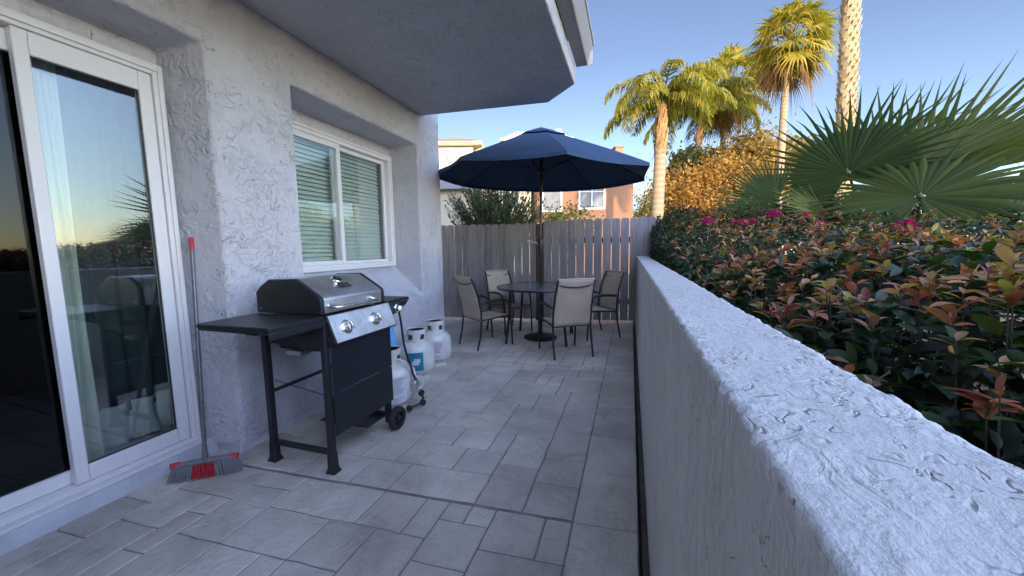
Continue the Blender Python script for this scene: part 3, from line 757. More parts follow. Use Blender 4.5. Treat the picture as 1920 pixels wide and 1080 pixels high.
# hood
HP = [(-2.098, .925), (-2.098, 1.045), (-2.07, 1.075), (-1.995, 1.122), (-1.795, 1.126), (-1.632, 1.026), (-1.620, 1.010), (-1.620, .925)]
def inset(p, d): 
    cx, cz = -1.86, 1.0
    return [(cx + (x - cx) * (1 - d / .24), cz + (z - cz) * (1 - d / .12)) for x, z in p]
g = MB(); g.prism(inset(HP, .004), 1, YN + .022, YF - .022); lid = A(g.build('lid', m_steel, bevel=.006, seg=3))
g = MB()
for (a, b) in ((YN - .004, YN + .026), (YF - .026, YF + .004)): g = MB(); g.prism(HP, 1, a, b); g.build('lid_end_cap', m_black, lid, bevel=.007, seg=3)
g = MB(); g.tube([(-2.06, YN - .010, .952), (-2.06, YN - .003, .952)], .007, 10); g.build('hinge_bolt', m_chrome, lid)
g = MB()
g.tube([(-1.622, 1.655, .972), (-1.590, 1.657, .968), (-1.572, 1.665, .965), (-1.566, 1.70, .963), (-1.560, 1.84, .962), (-1.564, 1.97, .963), (-1.572, 2.000, .965), (-1.590, 2.008, .968), (-1.622, 2.010, .972)], .0105, 12)
for yy in (1.655, 2.010): g.tube([(-1.621, yy, .972), (-1.613, yy, .972)], .015, 12)
g.build('lid_handle', m_chrome, lid, smooth=60)
# thermometer on the sloping face
sl = math.atan2(1.126 - 1.026, -1.795 + 1.632)      # slope direction
nrm = Vector((.100, 0, .163)).normalized()
def onslope(t, y, h=.0): 
    p = Vector((-1.632, y, 1.026)).lerp(Vector((-1.795, y, 1.126)), t); return p + nrm * h
SM = lambda t, y, h: Matrix.Translation(onslope(t, y, h)) @ Matrix(((0, -nrm.z, nrm.x), (1, 0, 0), (0, nrm.x, nrm.z))).to_4x4()
g = MB(); g.lathe([(.0, .002), (.024, .002), (.024, .009), (.031, .011), (.034, .007), (.034, -.004)], 24, SM(.74, 1.865, 0) @ Matrix.Scale(1.15, 4)); th = g.build('thermometer', m_chrome, lid, smooth=40)
g = MB(); g.lathe([(0, .0058), (.0225, .0058), (.0225, .003)], 20, SM(.74, 1.865, 0) @ Matrix.Scale(1.15, 4)); g.box((0, .004, .0072), (.003, .024, .001), SM(.74, 1.865, 0) @ Matrix.Scale(1.15, 4)); g.build('dial', m_black, th)
g = MB(); g.box((0, 0, .002), (.094, .040, .005), SM(.42, 1.868, 0)); bd = g.build('badge', m_black, lid, bevel=.006)
g = MB()
for sx, sy, dx_, dy_ in ((0, .0165, .082, .0018), (0, -.0165, .082, .0018), (.042, 0, .0018, .030), (-.042, 0, .0018, .030)): g.box((sx, sy, .0052), (dx_, dy_, .0012), SM(.42, 1.868, 0))
g.build('badge_border', m_chrome, bd)
def text(txt, size, mat, parent, M_, name='lettering', ext=.0005):
    cu = bpy.data.curves.new(name, 'FONT'); cu.body = txt; cu.size = size; cu.align_x = 'CENTER'; cu.align_y = 'CENTER'; cu.extrude = ext
    tmp = bpy.data.objects.new('tmp', cu); COL.objects.link(tmp)
    dg = bpy.context.evaluated_depsgraph_get(); me = bpy.data.meshes.new_from_object(tmp.evaluated_get(dg))
    bpy.data.objects.remove(tmp); me.transform(M_)
    return link(name, me, mat, parent)
text('Dyna-Glo', .020, m_chrome, bd, SM(.42, 1.868, .0052))
# control panel
CPn = Vector((.158, 0, .062)).normalized()
g = MB(); g.prism([(-1.635, .921), (-1.608, .921), (-1.546, .763), (-1.552, .757), (-1.635, .757)], 1, YN + .012, YF + .028)
cp = A(g.build('control_panel_housing', m_black, bevel=.002))
def CPM(t, y, h): 
    p = Vector((-1.608, y, .921)).lerp(Vector((-1.546, y, .763)), t) + CPn * h
    return Matrix.Translation(p) @ Matrix(((0, -CPn.z, CPn.x), (1, 0, 0), (0, CPn.x, CPn.z))).to_4x4()
g = MB(); g.box((0, 0, .002), (YF - YN - .004, .160, .003), CPM(.5, (YN + YF) / 2 + .02, 0))
cpp = g.build('control_panel', m_steel2, cp, bevel=.001)
for y in (1.725, 1.975):
    Mk = CPM(.52, y, .0036) @ Matrix.Scale(1.16, 4)
    g = MB(); g.lathe([(.036, 0), (.036, .004), (.030, .009), (.025, .010), (.025, .024), (.022, .029), (.0, .030)], 24, Mk); kb = g.build('knob', m_chrome, cp, smooth=35)
    g = MB(); g.box((0, 0, .036), (.0095, .046, .014), Mk @ Matrix.Rotation(R(8), 4, 'Z')); g.build('knob_grip', m_chrome, kb, bevel=.003)
m_mk = simple('grey print', (.22, .25, .3), .6)
for i, y in enumerate((1.655, 1.90)):
    g = MB()
    for j in range(7): g.box((.0, .045 - j * .011, .0042), (.028 if j % 3 else .018, .0016, .0006), CPM(.55, y, 0))
    g.build('marking', m_mk, cp)
for p_ in ((-1.622, .90), (-1.60, .79)): g = MB(); g.tube([(p_[0], YN + .013, p_[1]), (p_[0], YN + .008, p_[1])], .005, 8); A(g.build('screw', m_chrome))
# shelves
def shelf(y0, y1, name):
    mb = MB(); mb.bb((-2.09, y0, .900), (-1.602, y1, .924)); mb.bb((-1.612, y0 + .003, .862), (-1.603, y1, .900)); mb.bb((-2.088, y0 + .003, .888), (-1.612, y0 + .012, .900))
    mb.prism([(y0 + .01, .899), (y1, .899), (y1, .80), (y1 - .06, .80)], 0, -1.75, -1.735); mb.prism([(y0 + .01, .899), (y1, .899), (y1, .80), (y1 - .06, .80)], 0, -2.05, -2.035)
    return A(mb.build(name, m_black, bevel=.004))
shelf(1.265, YN - .006, 'side_shelf')
g = MB(); g.bb((-2.09, YF + .006, .905), (-1.604, YF + .275, .928)); g.prism([(YF + .006, .904), (YF + .27, .904), (YF + .23, .875), (YF + .006, .80)], 0, -1.612, -1.602)
g.prism([(YF + .006, .904), (YF + .27, .904), (YF + .25, .89), (YF + .006, .86)], 0, -2.088, -2.078)
sb = A(g.build('side_burner_shelf', m_black, bevel=.003))
Mr = Matrix.Translation((-1.602, YF + .115, .862)) @ Matrix.Rotation(R(90), 4, 'Y')
g = MB(); g.lathe([(.034, 0), (.034, .004), (.027, .009), (.022, .024), (.0, .026)], 20, Mr); kb = g.build('knob', m_chrome, sb, smooth=35)
g = MB(); g.box((0, 0, .030), (.009, .042, .014), Mr @ Matrix.Rotation(R(70), 4, 'Z')); g.build('knob_grip', m_chrome, kb, bevel=.003)
g = MB(); g.lathe([(.0, .001), (.07, .001), (.075, .008), (.065, .012), (0, .012)], 20, Matrix.Translation((-1.85, YF + .14, .928))); g.build('burner_lid', m_black, sb, smooth=30)
# wheels
for x in (-1.575, -2.12):
    Mw = Matrix.Translation((x, YF + .02, .083)) @ Matrix.Rotation(R(90), 4, 'Y')
    g = MB(); g.lathe([(.058, -.020), (.078, -.020), (.083, -.010), (.083, .010), (.078, .020), (.058, .020), (.055, .0), (.058, -.020)], 32, Mw); tyre = A(g.build('wheel', m_rubber, smooth=40))
    g = MB(); g.lathe([(.0, .018), (.018, .018), (.018, -.018), (0, -.018)], 14, Mw)
    for k in range(5): g.box((.038, 0, 0), (.045, .014, .016), Mw @ Matrix.Rotation(k * 2 * PI / 5, 4, 'Z'))
    g.lathe([(.050, -.016), (.058, -.016), (.058, .016), (.050, .016), (.050, -.016)], 24, Mw)
    g.build('hub_cap', m_plastic, tyre, smooth=35)
g = MB(); g.tube([(-2.12, YF + .02, .083), (-1.575, YF + .02, .083)], .008, 8); A(g.build('axle', m_black))

# ------------------------------------------------------------------ propane tanks
m_tank = simple('white tank enamel', (.64, .64, .61), .38, 0, .16, 9)
m_label = simple('white paper label', (.62, .60, .66), .6, 0, .05)
m_teal = simple('teal label', (.02, .20, .30), .45, 0, .12, 14)
m_print = simple('mauve print', (.38, .22, .34), .7)
m_red = simple('red plastic', (.50, .03, .05), .45, 0, .1)
def patch(mb, r, a0, a1, z0, z1, n=10):
    vs = []; fs = []
    for i in range(n + 1):
        a = a0 + (a1 - a0) * i / n; c, s = math.cos(a), math.sin(a)
        for rr in (r, r + .0018):
            vs += [(rr * c, rr * s, z0), (rr * c, rr * s, z1)]
    for i in range(n):
        b = i * 4; fs += [(b + 2, b + 3, b + 7, b + 6), (b, b + 4, b + 5, b + 1), (b + 1, b + 5, b + 7, b + 3), (b, b + 2, b + 6, b + 4)]
    fs += [(0, 1, 3, 2), (n * 4, n * 4 + 2, n * 4 + 3, n * 4 + 1)]
    mb.add(vs, fs)
def tank(loc, sc, rz, label, style):
    t = thing('propane_tank', loc, label, 'propane tank', rz, 'white propane tanks beside the grill'); t.scale = (sc, sc, sc)
    g = MB(); g.lathe([(0, .028), (.06, .03), (.115, .045), (.145, .075), (.155, .11), (.155, .245), (.145, .285), (.115, .318), (.07, .335), (.03, .342), (0, .343)], 40); body = g.build('tank_body', m_tank, t, smooth=60)
    g = MB(); g.lathe([(.100, 0), (.104, 0), (.104, .045), (.100, .045), (.100, 0)], 32); g.build('foot_ring', m_tank, t, smooth=40)
    # collar with hand openings
    g = MB(); n = 40; r = .078; zs = [.325, .355, .40, .432]
    for i in range(n):
        a0, a1 = 2 * PI * i / n, 2 * PI * (i + 1) / n; deg = 360 * i / n
        if 150 < deg < 205: continue
        for k in range(3):
            if k == 1 and (20 < deg < 60 or 290 < deg < 335): continue
            vs = [(rr * math.cos(a), rr * math.sin(a), z) for rr in (r, r + .004) for a in (a0, a1) for z in (zs[k], zs[k + 1])]
            g.add(vs, [(0, 2, 3, 1), (4, 5, 7, 6), (0, 1, 5, 4), (2, 6, 7, 3), (1, 3, 7, 5), (0, 4, 6, 2)])
    g.lathe([(.076, .430), (.084, .430), (.085, .437), (.080, .441), (.075, .437), (.076, .430)], 32)
    g.build('collar', m_tank, t)
    g = MB(); g.lathe([(.018, .34), (.018, .375), (.012, .38), (.012, .40)], 12); g.tube([(0, 0, .36), (.035, .0, .36)], .012, 10); va = g.build('valve', m_plastic if style != 3 else m_chrome, t, smooth=40)
    g = MB(); g.lathe([(.0, .40), (.024, .40), (.026, .408), (.024, .418), (0, .42)], 12); g.build('valve_knob', m_plastic, va, smooth=40)
    if style == 1:
        g = MB(); patch(g, .1545, R(-28), R(24), .105, .262); lb = g.build('teal_sticker', m_teal, t)
        g = MB(); patch(g, .1568, R(-12), R(10), .155, .19, 5); patch(g, .1568, R(-5), R(14), .175, .21, 5); g.build('sticker_emblem', m_label, lb)
        g = MB()
        for j in range(4):
            patch(g, .1545, R(-86 + 3 * (j % 2)), R(-46 - 5 * (j % 3)), .225 - j * .016, .228 - j * .016, 5)
        g.build('label_print', simple('faint print', (.45, .47, .5), .6), t)
    else:
        g = MB(); patch(g, .1545, R(-50), R(30), .085, .265); lb = g.build('paper_label', m_label, t)
        g = MB(); rr = random.Random(style)
        for j in range(13):
            z = .252 - j * .0125
            for (a0, a1) in ((-46, -12), (-8, 26)):
                if rr.random() < .85: patch(g, .1566, R(a0 + rr.uniform(0, 3)), R(a1 - rr.uniform(0, 14)), z, z + .0045, 4)
        g.build('label_print', m_print if style == 2 else simple('grey label print', (.33, .36, .42), .7), lb)
    return t
tank((-2.03, 3.16, 0), 1.13, R(-62), 'white propane tank with a square teal sticker, middle one of the three tanks', 1)
tank((-2.07, 3.60, 0), 1.13, R(-58), 'white propane tank with mauve printed paper label, farthest of the three tanks', 2)
tank((-1.84, 2.46, 0), 1.13, R(-40), 'white propane tank with grey label partly hidden behind the grill wheel', 3)
# hose and regulator
hs = wthing('gas_hose', (-1.66, 2.42, .5), 'black gas hose with regulator running from the side burner to a tank', 'gas hose')
g = MB(); g.tube([(-1.64, 2.33, .84), (-1.645, 2.355, .78), (-1.655, 2.385, .68), (-1.66, 2.41, .55), (-1.655, 2.445, .43), (-1.65, 2.48, .35), (-1.645, 2.49, .29), (-1.62, 2.50, .24)], .0085, 10); adopt(hs, g.build('hose', m_rubber, smooth=60))
g = MB(); g.tube([(-1.74, 2.43, .42), (-1.70, 2.44, .41), (-1.665, 2.47, .37), (-1.645, 2.50, .33), (-1.64, 2.51, .27)], .011, 10)
g.tube([(-1.62, 2.49, .27), (-1.60, 2.53, .265), (-1.59, 2.55, .22), (-1.60, 2.54, .17), (-1.62, 2.51, .16)], .008, 8)
adopt(hs, g.build('metal_pipe', m_tank, smooth=60))
g = MB(); g.lathe([(0, -.018), (.028, -.018), (.036, -.006), (.036, .006), (.026, .018), (0, .020)], 20, Matrix.Translation((-1.63, 2.50, .215)) @ Matrix.Rotation(R(70), 4, 'Y'))
g.tube([(-1.63, 2.5, .20), (-1.61, 2.52, .13)], .010, 8); rg = g.build('regulator', m_steel, smooth=40); adopt(hs, rg)
g = MB()
for p, r_ in (((-1.60, 2.53, .125), .026), ((-1.59, 2.53, .045), .026), ((-1.65, 2.43, .03), .024)):
    g.lathe([(0, -.016), (r_ * .8, -.016), (r_, -.008), (r_, .008), (r_ * .8, .016), (0, .016)], 14, Matrix.Translation(p) @ Matrix.Rotation(R(80), 4, 'Y') @ Matrix.Rotation(R(20), 4, 'X'))
g.tube([(-1.61, 2.52, .13), (-1.585, 2.53, .09), (-1.59, 2.53, .045), (-1.65, 2.43, .03)], .009, 8)
adopt(hs, g.build('regulator_knob', m_plastic, smooth=40))
g = MB(); g.tube([(-1.60, 2.53, .09), (-1.565, 2.55, .085)], .006, 8); adopt(hs, g.build('brass_fitting', simple('brass', (.5, .36, .14), .3, 1)))
# blue bag behind the grill
g = MB(); vs = []; fs = []; nu, nv = 20, 12
for j in range(nv + 1):
    for i in range(nu):
        a = 2 * PI * i / nu; t = j / nv; z = .0 + .62 * t
        r0 = (.10 - .05 * t ** 2); nn = noise.noise(Vector((math.cos(a) * 2, math.sin(a) * 2, z * 7))) * .02
        vs.append((-2.00 + (r0 * 1.2 + nn) * math.cos(a), 2.66 + (r0 * .9 + nn) * math.sin(a), z))
for j in range(nv):
    for i in range(nu): fs.append((j * nu + i, j * nu + (i + 1) % nu, (j + 1) * nu + (i + 1) % nu, (j + 1) * nu + i))
fs.append(tuple(nv * nu + i for i in range(nu))); fs.append(tuple(range(nu - 1, -1, -1)))
g.add(vs, fs); tag(g.build('plastic_bag', simple('blue plastic', (.10, .38, .75), .35, 0, .25, 9, 1, 22), smooth=50), 'crumpled light blue plastic bag standing between grill and wall', 'bag')

# ------------------------------------------------------------------ broom
br = wthing('broom', (-2.305, 1.37, 0), 'long handled broom with red and grey bristles leaning in the door corner', 'broom')
b0 = Vector((-2.445, 1.262, 0)); b1 = Vector((-2.165, 1.478, 0)); ax = (b1 - b0).normalized(); cr = Vector((-ax.y, ax.x, 0))
BM = Matrix.Translation((b0 + b1) / 2) @ Matrix(((ax.x, cr.x, 0), (ax.y, cr.y, 0), (0, 0, 1))).to_4x4()
m_gp = simple('grey plastic', (.16, .16, .18), .45)
g = MB(); vs = []; fs = []; sec = 12
for i in range(13):
    t = i / 12 * 2 - 1; w = .022 * math.sqrt(max(.05, 1 - t ** 6)); hh = .014 + .012 * (1 - t * t)
    for k in range(sec):
        a = 2 * PI * k / sec; vs.append((t * .155, w * math.cos(a), .082 + hh * .5 + hh * .6 * math.sin(a)))
for i in range(12):
    for k in range(sec): fs.append((i * sec + k, i * sec + (k + 1) % sec, (i + 1) * sec + (k + 1) % sec, (i + 1) * sec + k))
fs += [tuple(range(sec - 1, -1, -1)), tuple(12 * sec + k for k in range(sec))]
g.add(vs, fs, BM); adopt(br, g.build('broom_head', m_gp, smooth=60))
for sg_ in (-1, 1): g = MB(); g.tube([(.157 * sg_, 0, .088), (.115 * sg_, 0, .101)], [.019, .011], 10, M=BM); adopt(br, g.build('end_trim', m_red, smooth=60))
rb = random.Random(3)
m_gb = simple('grey bristle', (.22, .22, .24), .6)
for nm, ta, tb_, mt_ in (('grey_bristles', -1.01, -.38, m_gb), ('red_bristles', -.38, .28, m_red), ('grey_bristles', .28, 1.01, m_gb)):
    g = MB()
    for i in range(64):
        t = -1 + 2 * i / 63
        if not ta <= t < tb_: continue
        for j in range(4):
            x = t * .148 + rb.uniform(-.002, .002); y = (j - 1.5) * .010
            fx = x * 1.17 + rb.uniform(-.004, .004); fy = y * 1.9 + rb.uniform(-.006, .006)
            g.tube([(x, y, .086), ((x + fx) / 2, (y + fy) / 2 - .002, .045), (fx, fy, .001 + rb.uniform(0, .006))], [.0017, .0024, .0020], 4, M=BM)
    adopt(br, g.build(nm, mt_))
top = Vector((-2.515, 1.545, 1.372)); bot = (b0 + b1) / 2 + Vector((0, 0, .12))
g = MB(); g.tube([bot - (top - bot).normalized() * .025, bot + (top - bot) * .05], [.017, .012], 12); g.tube([bot + (top - bot) * .03, top - (top - bot) * .06], .0105, 12); adopt(br, g.build('handle', simple('grey handle', (.13, .13, .15), .3, .3), smooth=60))
g = MB(); g.tube([top - (top - bot) * .06, top - (top - bot) * .005, top], [.0122, .0122, .008], 12); adopt(br, g.build('grip', m_red, smooth=60))

# ------------------------------------------------------------------ leaves
def unit(a): return a / np.maximum(1e-9, np.linalg.norm(a, axis=1, keepdims=True))
def leafset(P, D, L, W, C, fold=.25, droop=.15, up=None, fine=False):
    """bulk leaves with a midrib: base points P, directions D, lengths L, widths W, colours C"""
    n = len(P); D = unit(D)
    ref = up if up is not None else np.tile([0, 0, 1.0], (n, 1)) + RNG.normal(0, .35, (n, 3))
    Sd = unit(np.cross(D, ref)); Nn = np.cross(Sd, D)
    L = L[:, None]; W = W[:, None]
    def pt(t, s, h): return P + D * L * t + Sd * W * s + Nn * (W * h) - np.array([0, 0, 1.0]) * L * droop * t * t
    if fine:
        T_ = (.10, .26, .45, .64, .82, .94); W_ = (.20, .40, .48, .43, .27, .11)
        vs = [pt(0, 0, 0)]
        for t_, w_ in zip(T_, W_): vs += [pt(t_, w_, fold * w_ + .03), pt(t_, 0, 0), pt(t_, -w_, fold * w_ + .03)]
        vs.append(pt(1.0, 0, 0)); k = len(vs); f = [(0, 2, 1), (0, 3, 2)]
        for i in range(5):
            a = 1 + 3 * i; f += [(a, a + 1, a + 4), (a, a + 4, a + 3), (a + 1, a + 2, a + 5), (a + 1, a + 5, a + 4)]
        f += [(16, 17, 19), (17, 18, 19)]; f = np.array(f)
        V = np.stack(vs, 1).reshape(-1, 3); F = (np.arange(n)[:, None, None] * k + f[None]).reshape(-1, 3)
        return V, F, np.repeat(C, len(f), axis=0)
    vs = [pt(0, 0, 0), pt(.28, .42, fold * .42), pt(.28, 0, 0), pt(.28, -.42, fold * .42), pt(.62, .40, fold * .40), pt(.62, 0, 0), pt(.62, -.40, fold * .40), pt(1, 0, 0)]
    V = np.stack(vs, 1).reshape(-1, 3)
    f = np.array([(0, 2, 1), (0, 3, 2), (1, 2, 5), (1, 5, 4), (2, 3, 6), (2, 6, 5), (4, 5, 7), (5, 6, 7)])
    F = (np.arange(n)[:, None, None] * 8 + f[None]).reshape(-1, 3)
    return V, F, np.repeat(C, 8, axis=0)
def quadleaves(P, D, L, W, C):
    n = len(P); D = unit(D); Sd = unit(np.cross(D, RNG.normal(0, 1, (n, 3))))
    L = L[:, None]; W = W[:, None]
    V = np.stack([P, P + D * L * .5 + Sd * W * .5, P + D * L, P + D * L * .5 - Sd * W * .5], 1).reshape(-1, 3)
    F = np.arange(n)[:, None] * 4 + np.arange(4)[None]
    return V, F, C
def join(parts):
    V = []; F = []; C = []; b = 0
    for v, f, c in parts: V.append(v); F.append(f + b); C.append(c); b += len(v)
    return np.concatenate(V), np.concatenate(F), np.concatenate(C)

def hz(x, y):
    x0 = edge(y)
    base = 1.13 + .035 * y + .011 * y * y
    return base - .30 * np.exp(-(x - x0) / .13) + .05 * np.sin(x * 5.1 + y * 3.3) * np.sin(y * 4.1 - x * 2) + .025 * np.sin(x * 13 + 1) * np.sin(y * 11)
def edge(y): return .30 + .20 * np.exp(-np.maximum(y, 0) / 1.3)
def cmix(n, pal, wts, jit=.18):
    pal = np.array(pal); k = RNG.choice(len(pal), n, p=np.array(wts) / sum(wts))
    return np.clip(pal[k] * RNG.uniform(1 - jit, 1 + jit, (n, 1)) * RNG.uniform(.93, 1.07, (n, 3)), 0, 1)
GREEN = [(.024, .052, .020), (.018, .045, .026), (.038, .075, .020), (.062, .092, .024)]
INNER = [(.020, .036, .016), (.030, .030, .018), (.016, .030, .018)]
NEW = [(.50, .19, .09), (.40, .12, .075), (.48, .27, .11), (.27, .08, .065), (.33, .31, .09), (.48, .24, .18)]
def hedge(name, ylo, yhi, xmax, label, dens, newfrac, Lr, root_xy, cat='hedge'):
    t = wthing(name, (root_xy[0], root_xy[1], -.17), label, cat)
    area = (yhi - ylo) * (xmax - .35); n = int(area * dens)
    y = RNG.uniform(ylo, yhi, n); x = edge(y) + (xmax - edge(y)) * RNG.uniform(0, 1, n) ** 1.15
    dep = RNG.exponential(.07, n); z = hz(x, y) - dep
    P = np.stack([x, y, z], 1)
    D = RNG.normal(0, 1, (n, 3)); D[:, 2] = np.abs(D[:, 2]) * .55 + .15 - dep * 1.5
    D[:, 0] -= .5 * np.exp(-(x - edge(y)) / .25)
    L = RNG.uniform(*Lr, n); L *= RNG.uniform(.6, 1.1, n); W = L * RNG.uniform(.34, .46, n)
    parts = [leafset(P, D, L, W, cmix(n, GREEN, (4, 3, 3, 2)), droop=.22, fine=ylo < 0)]
    # side towards the wall
    m = int((yhi - ylo) * dens * 1.5); y = RNG.uniform(ylo, yhi, m); zz = RNG.uniform(0, 1, m) ** .8
    x = edge(y) + .03 + RNG.exponential(.06, m) + .10 * (1 - zz); z = .05 + zz * (hz(edge(y) + .05, y) - .02)
    D = RNG.normal(0, 1, (m, 3)); D[:, 0] -= .8; D[:, 2] -= .1
    L = RNG.uniform(*Lr, m); parts.append(leafset(np.stack([x, y, z], 1), D, L, L * .45, cmix(m, GREEN, (5, 4, 1, .4)), droop=.25, fine=ylo < 0))
    # foliage inside the hedge, down to the ground
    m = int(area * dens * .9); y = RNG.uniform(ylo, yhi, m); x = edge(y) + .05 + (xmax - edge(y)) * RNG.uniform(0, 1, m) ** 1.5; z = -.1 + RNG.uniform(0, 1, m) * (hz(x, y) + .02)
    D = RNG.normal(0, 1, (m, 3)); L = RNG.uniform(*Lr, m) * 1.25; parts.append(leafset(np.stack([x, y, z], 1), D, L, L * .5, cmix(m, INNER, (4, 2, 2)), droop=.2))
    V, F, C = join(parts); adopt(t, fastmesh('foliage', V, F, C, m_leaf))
    # new shoots: whorls of copper leaves on short stems
    k = int(area * dens * newfrac / 7); y = RNG.uniform(ylo, yhi, k); x = edge(y) + (xmax - edge(y)) * RNG.uniform(0, 1, k) ** 1.1 + .02; keep = RNG.uniform(0, 1, k) < np.clip((6.3 - y) / 3.2, .12, 1); x = x[keep]; y = y[keep]; k = len(x); z = hz(x, y) + RNG.uniform(.0, .055, k)
    Pn = []; Dn = []; Cn = []; Ln = []
    st = MB()
    for i in range(k):
        q = int(RNG.integers(4, 9)); col = cmix(1, NEW, (5, 3, 4, 2, 3, 3))[0]
        for j in range(q):
            a = 2 * PI * j / q + RNG.uniform(0, 1); el = RNG.uniform(.25, 1.3)
            Pn.append((x[i], y[i], z[i] - .012 * (j % 3))); Dn.append((math.cos(a), math.sin(a), math.tan(el) * .8)); Cn.append(col * RNG.uniform(.75, 1.25)); Ln.append(RNG.uniform(*Lr) * RNG.uniform(.45, .85))
        st.tube([(x[i] + .01, y[i], z[i] - .13), (x[i], y[i], z[i])], [.0022, .0014], 4, cap=False)
    V, F, C = leafset(np.array(Pn), np.array(Dn), np.array(Ln), np.array(Ln) * .34, np.clip(np.array(Cn), 0, 1), droop=.3, fine=ylo < 0)
    adopt(t, fastmesh('new_leaves', V, F, C, m_leaf, smooth=ylo < 0))
    for yy in np.arange(ylo + .2, yhi, .32):
        for xx in (.55, .95, 1.6):
            if xx > xmax: continue
            b = Vector((xx + RNG.uniform(-.1, .1), yy, -.17)); nb = 4
            for _ in range(nb):
                e = b + Vector((RNG.uniform(-.28, .25), RNG.uniform(-.25, .25), 0)); e.x = max(e.x, float(edge(e.y)) + .06); e.z = float(hz(e.x, e.y)) - .26
                mid = b.lerp(e, .5) + Vector((RNG.uniform(-.06, .06), RNG.uniform(-.06, .06), 0))
                st.tube([b, mid, e], [.007, .005, .002], 5, cap=False)
    adopt(t, st.build('stem', m_bark))
    return t
hedge('hedge', -.35, 2.3, 3.2, 'near stretch of glossy hedge with many copper coloured new leaves beside the parapet', 1500, .8, (.055, .090), (1.2, 1.0))
hedge('hedge', 2.3, 6.9, 3.6, 'farther stretch of green leafy hedge with fewer copper tips beside the parapet', 1150, .42, (.045, .07), (1.6, 4.5))

# dark rounded shrub at the far end, against the fence
def shrub(name, c, r, n, pal, w, Lr, label, mat=m_leaf, cat='shrub', zmin=None, asp=.5):
    t = wthing(name, (c[0], c[1], -.2), label, cat)
    U_ = unit(RNG.normal(0, 1, (n, 3))); rad = 1 - np.abs(RNG.normal(0, .12, n)) ; lump = 1 + .13 * np.sin(U_[:, 0] * 7 + c[0]) * np.sin(U_[:, 1] * 6) + .09 * np.sin(U_[:, 2] * 11 + U_[:, 0] * 9)
    P = np.array(c) + U_ * np.array(r) * (rad * lump)[:, None]
    P[:, 2] = np.maximum(P[:, 2], -.1)
    D = U_ + RNG.normal(0, .6, (n, 3)); L = RNG.uniform(*Lr, n)
    V, F, C = leafset(P, D, L, L * asp, cmix(n, pal, w), droop=.2); adopt(t, fastmesh('foliage', V, F, C, mat))
    st = MB()
    for k in range(10):
        a = k * .63; e = Vector((c[0] + .7 * r[0] * math.cos(a), c[1] + .7 * r[1] * math.sin(a), c[2] + r[2] * .4)); st.tube([(c[0], c[1], -.22), Vector((c[0], c[1], c[2] * .5)).lerp(e, .4), e], [.015, .01, .004], 5, cap=False)
    adopt(t, st.build('stem', m_bark)); return t
shrub('shrub', (.72, 6.75, 1.0), (.46, .55, .92), 9000, GREEN, (5, 4, 2, .5), (.04, .06), 'dense dark green shrub at the far end of the parapet next to the fence')

# bougainvillea flowers sitting in the hedge
bg_ = wthing('bougainvillea', (1.9, 5.0, -.2), 'green bougainvillea with magenta blossom clusters in the middle of the hedge', 'plant')
FL = [(1.464, 4.715, 1.46), (1.767, 4.81, 1.475), (1.971, 4.872, 1.47), (1.83, 3.34, 1.40), (1.079, 4.592, 1.47), (1.20, 4.65, 1.44), (.787, 4.505, 1.50), (.781, 4.475, 1.32), (1.26, 4.66, 1.50), (1.10, 4.4, 1.38), (1.42, 3.55, 1.40)]
FR = [.075, .07, .075, .06, .05, .045, .06, .045, .035, .04, .03]
for (fx, fy, fz), fr in zip(FL, FR):
    n = int(70 * fr / .07); U_ = unit(RNG.normal(0, 1, (n, 3))); fz2 = max(fz, float(hz(fx, fy)) + .03)
    P = np.array((fx, fy, fz2)) + U_ * np.array((fr, fr, fr * .65)) * RNG.uniform(.5, 1, (n, 1))
    L = RNG.uniform(.022, .036, n); V, F, C = leafset(P, U_ + RNG.normal(0, .7, (n, 3)), L, L * .8, cmix(n, [(.62, .02, .16), (.50, .015, .20), (.70, .06, .12)], (3, 2, 1)), droop=.1)
    adopt(bg_, fastmesh('blossom', V, F, C, m_petal))
n = 5200; x = RNG.uniform(1.2, 3.6, n); y = 5.1 + RNG.uniform(-.3, 1.6, n); z = hz(x, y) + np.abs(RNG.normal(0, .05, n)) * (1 + .8 * np.sin(x * 6))
D = RNG.normal(0, 1, (n, 3)); D[:, 2] = np.abs(D[:, 2]); L = RNG.uniform(.035, .06, n)
V, F, C = leafset(np.stack([x, y, z], 1), D, L, L * .5, cmix(n, [(.06, .10, .03), (.10, .14, .04), (.04, .075, .025), (.16, .11, .06)], (3, 3, 3, 1)))
adopt(bg_, fastmesh('foliage', V, F, C, m_leaf))

